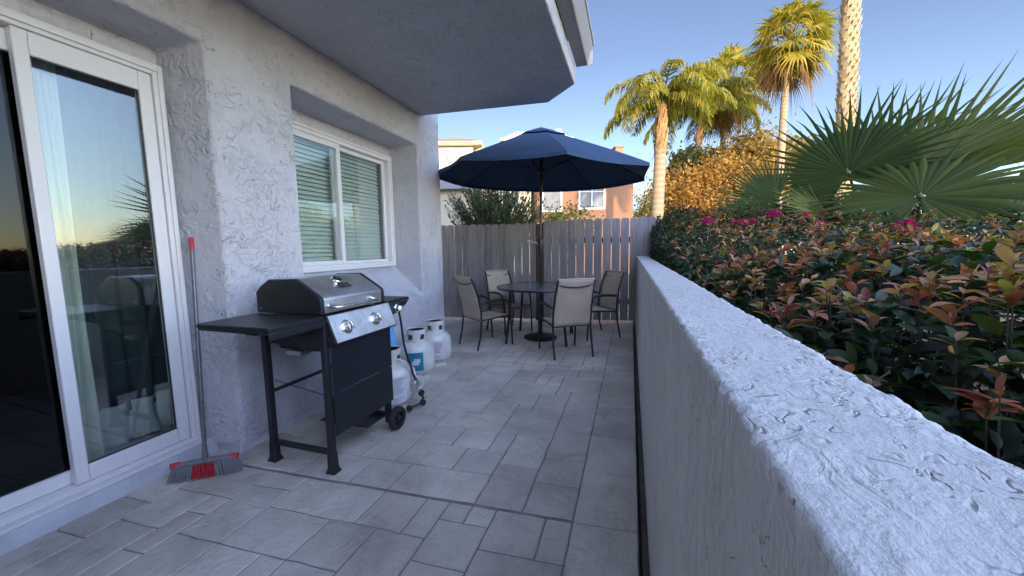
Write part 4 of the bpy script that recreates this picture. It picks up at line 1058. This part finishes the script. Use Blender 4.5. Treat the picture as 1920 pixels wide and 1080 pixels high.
# ------------------------------------------------------------------ palms
def fan(hub, mid, nrm, Rr, spread=R(300), nseg=44, split=.52, droop=.12, rnd=.05, cup=.12, pal=((.045, .075, .022),), curl=.0, rings=None, seed=0):
    """one pleated fan leaf. hub point, mid direction, face normal"""
    r = np.random.default_rng(seed); hub = np.array(hub, float)
    mid = np.array(mid, float); mid /= np.linalg.norm(mid); nrm = np.array(nrm, float); nrm -= mid * nrm.dot(mid); nrm /= np.linalg.norm(nrm)
    sd = np.cross(nrm, mid); dth = spread / nseg
    ts = rings or [.03, .2, .36, split, .66, .80, .92, 1.0]
    V = []; F = []; C = []
    for k in range(nseg):
        th = -spread / 2 + (k + .5) * dth; rr = Rr * (1 - .22 * (abs(th) / (spread / 2)) ** 2) * (1 + r.normal(0, rnd))
        dr = droop * (1 + r.normal(0, .5)); col = np.array(pal[r.integers(len(pal))]) * r.uniform(.8, 1.2)
        tw = r.normal(0, .02); cl = curl * max(0, r.normal(.4, 1))
        b = len(V)
        for t in ts:
            half = dth / 2 * 1.0
            w = 1.0 if t <= split else max(0.02, (1 - (t - split) / (1 - split)) ** 1.05)
            wl = (min(t, split) * Rr) * math.tan(half) * w * (1.0 if t <= split else .80)
            rad = t * rr if t > split else t * Rr * (1 - .22 * (abs(th) / (spread / 2)) ** 2 * (t / split) ** 2)
            thh = th + (tw * max(0, t - split) / (1 - split))
            dirv = mid * math.cos(thh) + sd * math.sin(thh); per = -mid * math.sin(thh) + sd * math.cos(thh)
            c0 = hub + dirv * rad + nrm * (cup * Rr * (t ** 2) * .6)
            fall = dr * Rr * max(0, t - .35) ** 2 * 1.6 + cl * Rr * max(0, t - .75) ** 2 * 9
            c0 = c0 - np.array([0, 0, 1.0]) * fall
            fold = wl * .55
            V += [c0 + per * wl, c0 + nrm * fold, c0 - per * wl]
        for i in range(len(ts) - 1):
            a = b + i * 3; F += [(a, a + 1, a + 4, a + 3), (a + 1, a + 2, a + 5, a + 4)]; C += [col, col]
    return np.array(V), np.array(F), np.clip(np.array(C), 0, 1)

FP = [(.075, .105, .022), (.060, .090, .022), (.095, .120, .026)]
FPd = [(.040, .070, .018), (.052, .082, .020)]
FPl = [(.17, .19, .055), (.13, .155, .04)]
fp = wthing('fan_palm', (2.95, 5.95, -.2), 'large young fan palm with spiky pleated fronds rising behind the hedge', 'palm')
crown = Vector((2.95, 5.95, 1.05))
CAMP = np.array([0, 0, 1.28])
# hub, tip direction, face normal, radius, spread, palette, droop, cup, curl
FPm = [(.12, .15, .035), (.10, .13, .03), (.14, .165, .045)]
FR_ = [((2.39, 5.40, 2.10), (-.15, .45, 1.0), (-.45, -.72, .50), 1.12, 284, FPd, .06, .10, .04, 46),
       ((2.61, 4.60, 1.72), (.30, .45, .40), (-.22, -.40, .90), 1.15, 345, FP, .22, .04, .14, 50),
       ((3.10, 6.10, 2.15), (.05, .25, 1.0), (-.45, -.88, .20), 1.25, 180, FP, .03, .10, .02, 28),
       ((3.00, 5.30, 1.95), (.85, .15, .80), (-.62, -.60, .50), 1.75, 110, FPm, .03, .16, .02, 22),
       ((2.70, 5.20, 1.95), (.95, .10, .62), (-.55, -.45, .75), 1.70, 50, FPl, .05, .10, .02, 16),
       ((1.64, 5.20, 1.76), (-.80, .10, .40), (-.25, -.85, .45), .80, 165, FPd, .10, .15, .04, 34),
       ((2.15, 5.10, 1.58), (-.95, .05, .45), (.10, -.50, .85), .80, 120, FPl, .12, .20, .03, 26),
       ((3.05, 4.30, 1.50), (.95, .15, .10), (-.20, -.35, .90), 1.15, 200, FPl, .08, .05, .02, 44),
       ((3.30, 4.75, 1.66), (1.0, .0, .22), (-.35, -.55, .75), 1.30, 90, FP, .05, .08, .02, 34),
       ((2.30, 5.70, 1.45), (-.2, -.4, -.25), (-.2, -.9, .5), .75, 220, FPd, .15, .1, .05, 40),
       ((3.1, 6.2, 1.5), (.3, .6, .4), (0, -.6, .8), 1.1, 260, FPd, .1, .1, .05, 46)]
stm = MB()
for i, (hub, mid, nr, rr, sp, pal, dr, cup, curl, ns) in enumerate(FR_):
    V, F, C = fan(hub, mid, nr, rr, R(sp), ns, .48, dr, .05, cup, pal, curl, seed=20 + i)
    adopt(fp, fastmesh('frond', V, F, C, m_fan))
    h = Vector(hub); m_ = crown.lerp(h, .55) + Vector((0, 0, .10))
    g = MB(); g.tube([crown, m_, h, h + Vector(mid).normalized() * .07], [.022, .016, .012, .006], 8, flat=.6); g.lathe([(0, -.03), (.028, -.012), (.028, .012), (0, .03)], 10, Matrix.Translation(h)); adopt(fp, g.build('frond_stalk', simple('frond stalk', (.12, .14, .05), .5) if i == 0 else bpy.data.materials['frond stalk'], smooth=60))
g = MB(); g.tube([(2.95, 5.95, -.22), (2.95, 5.95, .5), (2.95, 5.95, 1.1)], [.17, .16, .12], 16); adopt(fp, g.build('trunk', m_bark, smooth=60))

def trunkmat(name, c1, c2, kind):
    m, nt, bs = newmat(name)
    if kind == 'rings':
        co = coords(nt, (1, 1, 1)); w = N(nt, 'ShaderNodeTexWave', Scale=1.6, Distortion=1.5, Detail=3.0); w.bands_direction = 'Z'; nt.links.new(co, w.inputs[0]); f = w.outputs[1]
    else:
        f = noise_(nt, coords(nt), 12, 5, .7)
    nt.links.new(mixc(nt, f, c1, c2), bs.inputs['Base Color']); bs.inputs['Roughness'].default_value = .85
    bump(nt, bs, f, .4, .03); return m
m_ptrunk = trunkmat('smooth palm trunk', (.29, .21, .13), (.34, .26, .165), 'rings')
m_ptrunk2 = trunkmat('brown palm trunk', (.13, .085, .05), (.22, .15, .09), 'rings')
m_boot = trunkmat('palm boots', (.10, .06, .03), (.28, .20, .12), 'noise')
GOLD = [(.34, .31, .04), (.42, .34, .045), (.20, .21, .04), (.48, .33, .07)]
DEAD = [(.24, .13, .05), (.20, .11, .05), (.30, .19, .08)]

def washingtonia(base, top, r0, r1, crown_r, label, nf, skirt, seed, boots=0, scars=False, tm=None):
    t = wthing('fan_leaved_palm', base, label, 'palm'); r = np.random.default_rng(seed)
    b, tp = Vector(base), Vector(top); g = MB()
    pts = [b.lerp(tp, k / 8) + Vector((math.sin(k * .7) * .05, 0, 0)) for k in range(9)]
    g.tube(pts, [r0 + (r1 - r0) * k / 8 for k in range(9)], 20); tr = g.build('trunk', (tm or m_ptrunk) if not scars else m_boot, smooth=60); adopt(t, tr)
    if scars:
        # criss-cross leaf bases all the way up
        g = MB(); L = (tp - b).length; nrow = int(L / .17)
        for i in range(nrow):
            f = i / nrow; c = b.lerp(tp, f); rr = r0 + (r1 - r0) * f
            for k in range(9):
                a = 2 * PI * (k + (i % 2) * .5) / 9 + i * .05; o_ = Vector((math.cos(a), math.sin(a), 0)); s_ = Vector((-math.sin(a), math.cos(a), 0)); j = r.uniform(.75, 1.25)
                p = c + o_ * (rr * .96); w = rr * .40
                v_ = r.uniform(.75, 1.25); g.cur = (v_, v_ * .98, v_ * .93)
                g.add([p - s_ * w, p + s_ * w, p + s_ * w * .35 + o_ * .075 * j + Vector((0, 0, .19 * j)), p - s_ * w * .35 + o_ * .075 * j + Vector((0, 0, .19 * j)), p - s_ * w * .9 - Vector((0, 0, .12)), p + s_ * w * .9 - Vector((0, 0, .12))],
                      [(0, 1, 2, 3), (4, 5, 1, 0), (3, 2, 1), (3, 1, 0)] if False else [(0, 1, 2, 3), (4, 5, 1, 0)])
        mm = simple('leaf base scars', (.46, .36, .22), .85, 0, .25, 14, 1, 40, vcol=True); o_ = g.build('leaf_bases', mm); adopt(t, o_)
    parts = []; dead = []
    for i in range(nf):
        el = R(85) - (i / nf) ** .9 * R(150); az = i * 2.39996 + r.uniform(-.2, .2)
        d_ = np.array((math.cos(el) * math.cos(az), math.cos(el) * math.sin(az), math.sin(el)))
        hub = np.array(top) + d_ * crown_r * .52 * r.uniform(.85, 1.1) + np.array((0, 0, -.10 * crown_r * (1 - math.sin(el))))
        mid = d_ + np.array((0, 0, -.55)); nr = np.cross(np.cross(d_, (0, 0, 1.0)), d_) + r.normal(0, .25, 3) + np.array((0, 0, .01))
        live = i < nf * .78
        pal = GOLD if live else DEAD
        out = fan(hub, mid, nr, crown_r * .50 * r.uniform(.85, 1.15), R(230 if live else 130), 20, .5, .55 if live else .9, .08, .1, pal, .05, rings=[.05, .3, .5, .75, 1.0], seed=seed * 100 + i)
        (parts if live else dead).append(out)
        # stalk
        b_ = np.array(top); ss = np.array([b_, b_ + (hub - b_) * .5, hub]); sdv = np.cross(d_, (0, 0, 1.0)); sdv = sdv / max(1e-6, np.linalg.norm(sdv)) * .03 * crown_r / 2
        V = np.array([ss[0] + sdv, ss[0] - sdv, ss[1] + sdv, ss[1] - sdv, ss[2] + sdv * .5, ss[2] - sdv * .5]); parts.append((V, np.array([(0, 1, 3, 2), (2, 3, 5, 4)]), np.array([(.3, .22, .08)] * 2)))
    for i in range(skirt):
        az = r.uniform(0, 2 * PI); dn = r.uniform(.15, .55) * crown_r; rr = r1 + r.uniform(.05, .30) * crown_r
        hub = np.array(top) + np.array((math.cos(az) * rr, math.sin(az) * rr, -dn))
        dead.append(fan(hub, (math.cos(az) * .22, math.sin(az) * .22, -1), (math.cos(az), math.sin(az), .3), crown_r * .42 * r.uniform(.8, 1.2), R(100), 12, .4, .2, .1, .1, DEAD + [(.26, .21, .06)], .05, rings=[.05, .4, .7, 1.0], seed=seed * 99 + i))
    V, F, C = join(parts); adopt(t, fastmesh('fronds', V, F, C, m_far))
    if dead: V, F, C = join(dead); adopt(t, fastmesh('dead_fronds', V, F, C, m_far))
    if boots:
        g = MB()
        for i in range(60):
            az = r.uniform(0, 2 * PI); f = r.uniform(0, 1); z = tp.z - boots * f; rr = r1 * 1.1; a = Vector((math.cos(az), math.sin(az), 0))
            p = Vector((tp.x, tp.y, z)) + a * rr; g.tube([p, p + a * .12 + Vector((0, 0, .3))], [.05, .02], 5)
        adopt(t, g.build('leaf_bases', m_boot))
    return t
washingtonia((7.45, 24.0, -.25), (8.0, 24.9, 12.2), .20, .16, 2.45, 'tall slim trunked fan palm with golden fronds and shaggy dead skirt', 48, 22, 3)
washingtonia((6.4, 32.6, -.25), (6.75, 33.3, 13.4), .24, .19, 3.2, 'fan palm with golden fronds behind the feathery palms', 46, 30, 5, tm=m_ptrunk2)
washingtonia((5.92, 13.45, -.25), (6.42, 15.6, 16.5), .21, .20, 2.6, 'thick palm trunk covered in criss cross leaf scars, its crown above the picture', 30, 6, 8, scars=True)

def queen(base, top, r0, r1, L, label, nf, seed, clean=.55, tm=None, tint=1.0):
    t = wthing('feather_palm', base, label, 'palm'); r = np.random.default_rng(seed); b, tp = Vector(base), Vector(top)
    zc = b.z + (tp.z - b.z) * clean; f = (zc - b.z) / (tp.z - b.z); mid_ = b.lerp(tp, f)
    g = MB(); g.tube([b.lerp(mid_, k / 6) for k in range(7)], [r0 * (1 - .08 * k / 6) for k in range(7)], 20); adopt(t, g.build('trunk', tm or m_ptrunk, smooth=60))
    g = MB()
    nb = 46
    for i in range(nb):
        ff = i / nb; c = mid_.lerp(tp, ff * .75); az = i * 2.4; a = Vector((math.cos(az), math.sin(az), 0)); s_ = Vector((-a.y, a.x, 0)); rr = r0 * 1.0 * (1 - .45 * ff)
        p = c + a * rr * .8; ln = r.uniform(.35, .75); w = .12
        v_ = r.uniform(.7, 1.2); g.cur = (v_, v_, v_ * .9)
        q = p + a * (.05 + .08 * r.random()) + Vector((0, 0, ln))
        g.add([p - s_ * w, p + s_ * w, q + s_ * .03, q - s_ * .03, p - s_ * w * .8 + a * .05 - Vector((0, 0, .1)), p + s_ * w * .8 + a * .05 - Vector((0, 0, .1))], [(0, 1, 2, 3), (4, 5, 1, 0)])
    g.tube([mid_, mid_.lerp(tp, .5), tp], [r0 * .95, r0 * .75, r1], 16)
    adopt(t, g.build('leaf_bases', simple('boots %d' % seed, (.40, .24, .12), .85, 0, .3, 10, 1, 30, vcol=True)))
    parts = []
    for i in range(nf):
        az = i * 2.39996 + r.uniform(-.25, .25); el0 = R(80) - (i / nf) * R(75)
        hd = np.array((math.cos(az), math.sin(az), 0)); up = np.array((0, 0, 1.0)); sdv = np.array((-math.sin(az), math.cos(az), 0))
        Lf = L * r.uniform(.88, 1.1); ns = 22; p = np.array(top, float); e = el0; pts = []; dirs = []
        for k in range(ns + 1):
            dd = hd * math.cos(e) + up * math.sin(e); pts.append(p.copy()); dirs.append(dd); p = p + dd * Lf / ns; e -= R(150 if i < nf * .6 else 110) / ns * (.55 + .9 * k / ns)
        pts = np.array(pts); dirs = np.array(dirs)
        w = .035 * np.linspace(1, .2, ns + 1)[:, None]
        V = np.concatenate([pts + sdv * w, pts - sdv * w]); k = np.arange(ns); F = np.stack([k, k + 1, k + 1 + ns + 1, k + ns + 1], 1); parts.append((V, F, np.tile([(.20, .19, .06)], (ns, 1))))
        nl = 96; tt = r.uniform(.12, 1, nl * 2); sg = np.where(np.arange(nl * 2) % 2, 1, -1)[:, None]
        ix = tt * ns; i0 = np.minimum(ix.astype(int), ns - 1); fr = (ix - i0)[:, None]
        P = pts[i0] * (1 - fr) + pts[i0 + 1] * fr; T = dirs[i0]
        Lw = (L * .235 * np.sin(PI * np.clip(tt * .86 + .14, 0, 1)) ** .6)[:, None] * r.uniform(.8, 1.15, (nl * 2, 1))
        dv = unit(sdv * sg * .75 + T * .55 + r.normal(0, .16, (nl * 2, 3)) + np.array((0, 0, .10)))
        m1 = P + dv * Lw * .5 - up * Lw * .10; m2 = P + dv * Lw * .78 - up * Lw * .55
        wd = unit(np.cross(dv, up + r.normal(0, .3, (nl * 2, 3)))) * (.0075 * L)
        V = np.stack([P + wd * .6, P - wd * .6, m1 + wd, m1 - wd, m2 + wd * .15, m2 - wd * .15], 1).reshape(-1, 3)
        nn = nl * 2; F = np.concatenate([np.arange(nn)[:, None] * 6 + np.array([[0, 1, 3, 2]]), np.arange(nn)[:, None] * 6 + np.array([[2, 3, 5, 4]])])
        pal = np.array([(.32, .32, .045), (.42, .37, .05), (.19, .21, .045), (.48, .34, .08)]) * tint
        c = pal[r.integers(len(pal), size=nn)] * r.uniform(.8, 1.2, (nn, 1)); parts.append((V, F, np.concatenate([c, c])))
    V, F, C = join(parts); adopt(t, fastmesh('fronds', V, F, C, m_far)); return t
queen((.79, 14.05, -.25), (.98, 14.6, 6.25), .215, .12, 2.55, 'leftmost feathery palm with pale smooth lower trunk and arching golden green fronds', 21, 11, .74)
queen((4.1, 30.2, -.25), (4.7, 31.0, 10.9), .24, .16, 4.7, 'feathery palm with darker drooping fronds, second from the left', 20, 12, .80, tint=.75, tm=m_ptrunk2)

# ------------------------------------------------------------------ trees beyond
def tree(base, crowns, n, pal, w, lsz, label, trunk_r=.2, name='tree', mat=None, group=None, hang=0):
    t = wthing(name, base, label, 'tree'); parts = []
    tot = sum(c[3] * c[4] * c[5] for c in crowns)
    tr = MB(); b = Vector(base)
    for (cx, cy, cz, rx, ry, rz_) in crowns:
        m = int(n * rx * ry * rz_ / tot)
        nc = max(10, m // 38); U_ = unit(RNG.normal(0, 1, (nc, 3))); cen = np.array((cx, cy, cz)) + U_ * np.array((rx, ry, rz_)) * RNG.uniform(.45, 1.05, (nc, 1))
        csz = RNG.uniform(.10, .26, nc) * (rx + rz_) / 2; ctone = RNG.uniform(.7, 1.25, nc); cpal = RNG.choice(len(pal), nc, p=np.array(w) / sum(w))
        k = RNG.integers(nc, size=m); P = cen[k] + RNG.normal(0, 1, (m, 3)) * csz[k][:, None] * np.array((1, 1, .7))
        D = RNG.normal(0, 1, (m, 3)) + U_[k] * .6; D[:, 2] -= hang
        L = RNG.uniform(lsz * .7, lsz * 1.4, m); C = np.array(pal)[cpal[k]] * ctone[k][:, None] * RNG.uniform(.8, 1.2, (m, 1))
        parts.append(quadleaves(P, D, L, L * .5, np.clip(C, 0, 1)))
        for j in range(5):
            e = Vector(tuple(cen[RNG.integers(nc)])); s_ = b.lerp(Vector((cx, cy, cz - rz_ * .6)), .8); tr.tube([s_, s_.lerp(e, .5) + Vector((0, 0, -.1 * rz_)), e], [trunk_r * .5, trunk_r * .3, trunk_r * .1], 6, cap=False)
        tr.tube([b, b.lerp(Vector((cx, cy, cz - rz_ * .6)), .5) + Vector((.1, 0, 0)), b.lerp(Vector((cx, cy, cz - rz_ * .6)), .82)], [trunk_r, trunk_r * .8, trunk_r * .5], 8)
    V, F, C = join(parts); adopt(t, fastmesh('crown', V, F, C, mat or m_far)); adopt(t, tr.build('trunk', m_bark)); return t
OR = [(.50, .27, .07), (.42, .22, .06), (.54, .33, .10), (.26, .17, .05)]
OL = [(.28, .25, .04), (.36, .28, .05), (.15, .15, .04)]
TN = [(.44, .29, .09), (.36, .24, .08), (.24, .18, .07)]
tree((4.2, 26.5, -.25), [(2.9, 26.5, 3.6, 1.9, 1.7, 2.6), (5.2, 26.8, 4.1, 2.1, 1.7, 2.6), (7.4, 27.3, 3.7, 1.9, 1.6, 2.4)], 30000, OR, (4, 4, 3, 2), .20, 'broad low tree with glowing orange foliage behind the feathery palms', .18)
tree((1.35, 26.5, -.25), [(1.35, 26.5, 2.9, 1.15, 1.1, 2.4)], 5000, OL, (3, 2, 3), .16, 'slim olive green tree right of the terracotta house', .12)
tree((4.2, 29.0, -.25), [(3.7, 29, 6.0, 1.7, 1.6, 1.9), (5.0, 29.3, 5.6, 1.6, 1.6, 2.0)], 12000, [(.07, .08, .03), (.10, .10, .035), (.16, .13, .04)], (3, 3, 1), .26, 'dark olive tree rising above the orange tree', .25)
tree((8.8, 29.8, -.25), [(8.0, 29.8, 6.0, 2.5, 2.0, 2.7), (10.2, 30.2, 5.4, 2.0, 1.8, 2.6), (6.3, 29.5, 5.3, 1.8, 1.6, 2.3)], 30000, TN, (4, 3, 2), .26, 'large rounded tree with dry tan foliage left of the tall slim palm', .3)
tree((15.5, 36, -.25), [(15.3, 36, 3.4, 2.2, 2, 2.2)], 6000, OR, (4, 3, 3, 2), .22, 'small orange tree glimpsed behind the left fronds of the young fan palm', .15)
tree((19.5, 25.5, -.25), [(19.5, 25.5, 3.0, 3.0, 2.5, 1.6), (23.5, 26, 3.6, 3, 2.5, 1.9)], 9000, [(.30, .24, .07), (.20, .18, .05), (.36, .27, .09)], (3, 3, 2), .20, 'sunlit golden tree low at the right edge of the picture', .18)
tree((10.5, 12.5, -.25), [(10.5, 12.5, .55, 1.6, 1.2, .75), (13.5, 14.5, .9, 1.8, 1.2, .9)], 6000, [(.30, .24, .07), (.24, .20, .06), (.14, .13, .04)], (3, 3, 2), .11, 'low sunlit bush behind the right end of the hedge', .08)

# dark oleander like bush over the gate
ob = wthing('leafy_bush', (-3.0, 7.9, -.2), 'dark green bush with long upright shoots rising above the wooden gate', 'bush')
parts = []; st = MB()
for i in range(520):
    az = RNG.uniform(0, 2 * PI); sp = RNG.uniform(0, 1) ** .6; bx, by = -2.95 + RNG.uniform(-.3, .3), 7.9 + RNG.uniform(-.2, .2)
    tx, ty = -2.95 + sp * 1.22 * math.cos(az), 7.95 + sp * .65 * math.sin(az); tz = 2.72 - .62 * sp ** 2 + RNG.normal(0, .12) + (.12 if tx < -3.3 else 0)
    if i % 3 == 0: tz -= RNG.uniform(.2, 1.0)
    e = Vector((tx, ty, tz)); s_ = Vector((bx, by, .8)); st.tube([s_, s_.lerp(e, .6) + Vector((0, 0, .1)), e], [.008, .005, .003], 4, cap=False)
    n = 34; tt = RNG.uniform(.35, 1, n); P = np.array(s_) + (np.array(e) - np.array(s_)) * tt[:, None]
    D = unit(np.tile(np.array(e - s_), (n, 1))) * .8 + RNG.normal(0, .55, (n, 3)); L = RNG.uniform(.06, .10, n)
    parts.append(leafset(P, D, L, L * .30, cmix(n, [(.06, .11, .04), (.09, .145, .05), (.035, .07, .03), (.14, .20, .06)], (3, 3, 3, .7)), droop=.05))
V, F, C = join(parts); adopt(ob, fastmesh('foliage', V, F, C, leafmat('oleander leaves', .4, .25))); adopt(ob, st.build('stem', m_bark))
tree((-1.55, 9.6, -.25), [(-1.6, 9.6, 1.75, .95, .7, .6)], 3500, [(.17, .20, .04), (.12, .16, .035)], (2, 2), .07, 'low yellow green bush behind the fence under the umbrella', .04)

# ------------------------------------------------------------------ neighbouring houses
def plaster(name, c, s=.4):
    return stucco(name, c, s, 3.0, (1, 1, 1), .5, .05, False)
m_terra = plaster('terracotta plaster', (.26, .135, .085)); m_cream = plaster('cream plaster', (.66, .60, .48)); m_beige = plaster('beige plaster', (.40, .36, .30))
m_trim = simple('cream trim', (.66, .54, .34), .6); m_shing = simple('grey shingles', (.20, .19, .20), .9, 0, .25, 12, 1, 20)
m_tile_r = simple('clay tile', (.45, .16, .06), .8, 0, .2, 6)
def fwindow(parent, M_, w, h, mat_trim, munt=(1, 1)):
    """window in local xz plane facing -y, centred on x, sill at z=0"""
    g = MB(); fw = .07
    g.bb((-w / 2 - .22, -.05, -.22), (w / 2 + .22, -.003, -.08), M_); g.bb((-w / 2 - .22, -.04, h + .08), (w / 2 + .22, -.003, h + .20), M_)
    g.bb((-w / 2 - .22, -.04, -.08), (-w / 2 - .08, -.003, h + .08), M_); g.bb((w / 2 + .08, -.04, -.08), (w / 2 + .22, -.003, h + .08), M_)
    f = g.build('window', mat_trim); adopt(parent, f)
    g = MB(); g.bb((-w / 2 - .08, -.07, -.08), (w / 2 + .08, -.004, 0), M_); g.bb((-w / 2 - .08, -.07, h), (w / 2 + .08, -.004, h + .08), M_); g.bb((-w / 2 - .08, -.07, 0), (-w / 2, -.004, h), M_); g.bb((w / 2, -.07, 0), (w / 2 + .08, -.004, h), M_)
    if munt[0]: g.bb((-.025, -.06, 0), (.025, -.012, h), M_)
    if munt[1]: g.bb((-w / 2, -.055, h * .58), (w / 2, -.014, h * .58 + .035), M_)
    g.build('frame', m_white, f)
    g = MB(); g.bb((-w / 2, -.02, 0), (w / 2, -.005, h), M_); g.build('pane', m_farglass, f)
    return f
th = wthing('terracotta_house', (-2.5, 23.5, -.25), 'two storey terracotta plastered house with white framed windows behind the fence', 'house')
ang = math.atan2(21.545 - 19.710, .069 + 5.065)
TM = Matrix.Translation((.07, 21.55, 0)) @ Matrix.Rotation(ang, 4, 'Z')       # local -x goes left along the facade
g = MB(); g.bb((-5.25, 0, -.3), (0, 6, 5.75), TM); adopt(th, g.build('wall', m_terra, bevel=.03))
g = MB(); g.bb((-5.35, -.12, 5.75), (.1, 6.1, 5.87), TM); g.prism([(-5.3, 5.87), (.05, 5.87), (-1.2, 6.15), (-4.5, 6.15)], 1, -.05, 6.0, TM); adopt(th, g.build('roof', m_tile_r))
g = MB(); g.bb((-.85, .5, 5.8), (-.45, 1.1, 6.72), TM); g.bb((-.9, .45, 6.72), (-.4, 1.15, 6.8), TM); ch = g.build('chimney', simple('chimney brick', (.35, .17, .12), .8, 0, .2, 20)); adopt(th, ch)
fwindow(th, TM @ Matrix.Translation((-2.28, 0, 3.42)), 1.28, 1.45, m_terra)
fwindow(th, TM @ Matrix.Translation((-4.45, 0, 3.30)), .95, 1.45, m_terra, (0, 0))
cw = wthing('cream_house', (-8, 23.5, -.25), 'pale yellow house wall behind the dark bush and under the umbrella', 'house')
CM_ = Matrix.Translation((-5.35, 20.3, 0)) @ Matrix.Rotation(R(14), 4, 'Z')
g = MB(); g.bb((-5.0, 1.0, -.3), (0, 6, 5.5), CM_); adopt(cw, g.build('wall', m_cream, bevel=.03))
g = MB(); g.bb((-5.3, .6, 5.5), (.1, 6.2, 5.65), CM_); adopt(cw, g.build('roof', m_trim)); fwindow(cw, CM_ @ Matrix.Translation((-1.2, 1.0, 3.7)), .9, 1.0, m_trim)
# tall white house upper left
wh = wthing('white_house', (-14, 30, -.25), 'tall sunlit white house with yellow eaves and clay roof, upper left beyond the patio', 'house')
WM = Matrix.Translation((-10.9, 27.0, 0)) @ Matrix.Rotation(math.atan2(1.09, 3.26), 4, 'Z')
g = MB(); g.bb((-9, 0, -.3), (-.7, 8, 9.0), WM); adopt(wh, g.build('wall', m_cream, bevel=.03))
g = MB(); g.bb((-9.4, -.55, 9.05), (0, -.42, 9.28), WM); g.bb((-9.4, -.42, 9.05), (0, 8, 9.12), WM); adopt(wh, g.build('eave', m_trim))
g = MB(); g.prism([(-.5, 9.12), (.0, 9.12), (.0, 9.2), (-.3, 9.6)], 0, -9.4, 0, WM) if False else g.add([(-9.4, -.5, 9.28), (0, -.5, 9.28), (-1.2, 3.5, 10.6), (-9.4, 3.5, 10.6), (0, 8, 9.13)], [(0, 1, 2, 3), (1, 4, 2)], WM)
g.bb((-9.3, 1, 9.13), (-1.5, 6, 9.3), WM); adopt(wh, g.build('roof', m_tile_r))
g = MB(); g.tube([WM @ Vector(p) for p in ((-.05, -.5, 9.2), (.1, -.1, 8.9), (-.5, .1, 8.7), (-.62, .1, 8.4), (-.62, .1, 3))], .07, 8); adopt(wh, g.build('downpipe', m_trim))
fwindow(wh, WM @ Matrix.Translation((-2.55, 0, 8.0)), .45, .45, m_trim, (0, 0))
# far pale house
fh = wthing('far_house', (-9.5, 43, -.25), 'far pale yellow house roofline showing above the umbrella', 'house')
FM_ = Matrix.Translation((-6.6, 41.6, 0)) @ Matrix.Rotation(R(17), 4, 'Z')
g = MB(); g.bb((-7.2, 0, -.3), (0, 8, 12.9), FM_); adopt(fh, g.build('wall', m_cream)); g = MB(); g.bb((-7.5, -.4, 12.9), (.4, 8.4, 13.15), FM_); g.prism([(-7.5, 13.15), (.4, 13.15), (-1.5, 13.9), (-5.6, 13.9)], 1, 0, 8, FM_); adopt(fh, g.build('roof', m_trim))
g = MB(); g.bb((-1.4, 1, 13.2), (-.7, 1.7, 14.4), FM_); adopt(fh, g.build('chimney', m_cream)); fwindow(fh, FM_ @ Matrix.Translation((-2.5, 0, 9)), 1.2, 1.4, m_trim)
# low shaded outbuilding with shingle roof
lo = wthing('low_house', (-8.5, 16.5, -.25), 'low beige house with grey shingle roof at the left, behind the gate', 'house')
LM = Matrix.Translation((-6.9, 15.0, 0)) @ Matrix.Rotation(R(16), 4, 'Z')
g = MB(); g.bb((-5, 0, -.3), (0, 5, 3.9), LM); adopt(lo, g.build('wall', m_beige, bevel=.02))
g = MB()
for k in range(9): g.add([(-5.3, -.35 + k * .25, 3.88 + k * .105), (.3, -.35 + k * .25, 3.88 + k * .105), (.3, -.05 + k * .25, 4.01 + k * .105), (-5.3, -.05 + k * .25, 4.01 + k * .105), (-5.3, -.35 + k * .25, 3.84 + k * .105), (.3, -.35 + k * .25, 3.84 + k * .105)], [(0, 1, 2, 3), (4, 5, 1, 0)], LM)
g.prism([(-.33, 3.8), (2.5, 4.9), (5.3, 3.8)], 0, -5.3, .3, LM); adopt(lo, g.build('roof', m_shing))
# pale building seen through the fan palm
pb = wthing('pale_building', (17, 48, -.25), 'pale far building glimpsed between the fronds of the young fan palm', 'building')
g = MB(); g.bb((12.5, 46, -.3), (26, 54, 3.9)); adopt(pb, g.build('wall', m_cream)); g = MB(); g.bb((12.1, 45.5, 3.9), (26.4, 54.4, 4.15)); adopt(pb, g.build('roof', m_trim))
for x in (15, 18.5, 22): fwindow(pb, Matrix.Translation((x, 46, 1.4)), 1.3, 1.3, m_trim)
# unseen block, added behind the viewpoint to put the patio in shade
bl = wthing('added_shade_block', (2, -13, -.25), 'unseen grey block added behind the viewpoint to shade the patio', 'building')
g = MB(); g.bb((-1.5, -18, -.3), (12.5, -10, 7.3)); adopt(bl, g.build('wall', m_beige)); g = MB(); g.bb((-2, -18.5, 7.3), (13, -9.6, 7.8)); adopt(bl, g.build('roof', m_shing))
for x in range(1, 12, 4):
    for z in (1.2, 4.4): fwindow(bl, Matrix.Translation((x, -10, z)) @ Matrix.Rotation(PI, 4, 'Z'), 1.4, 1.4, m_trim)
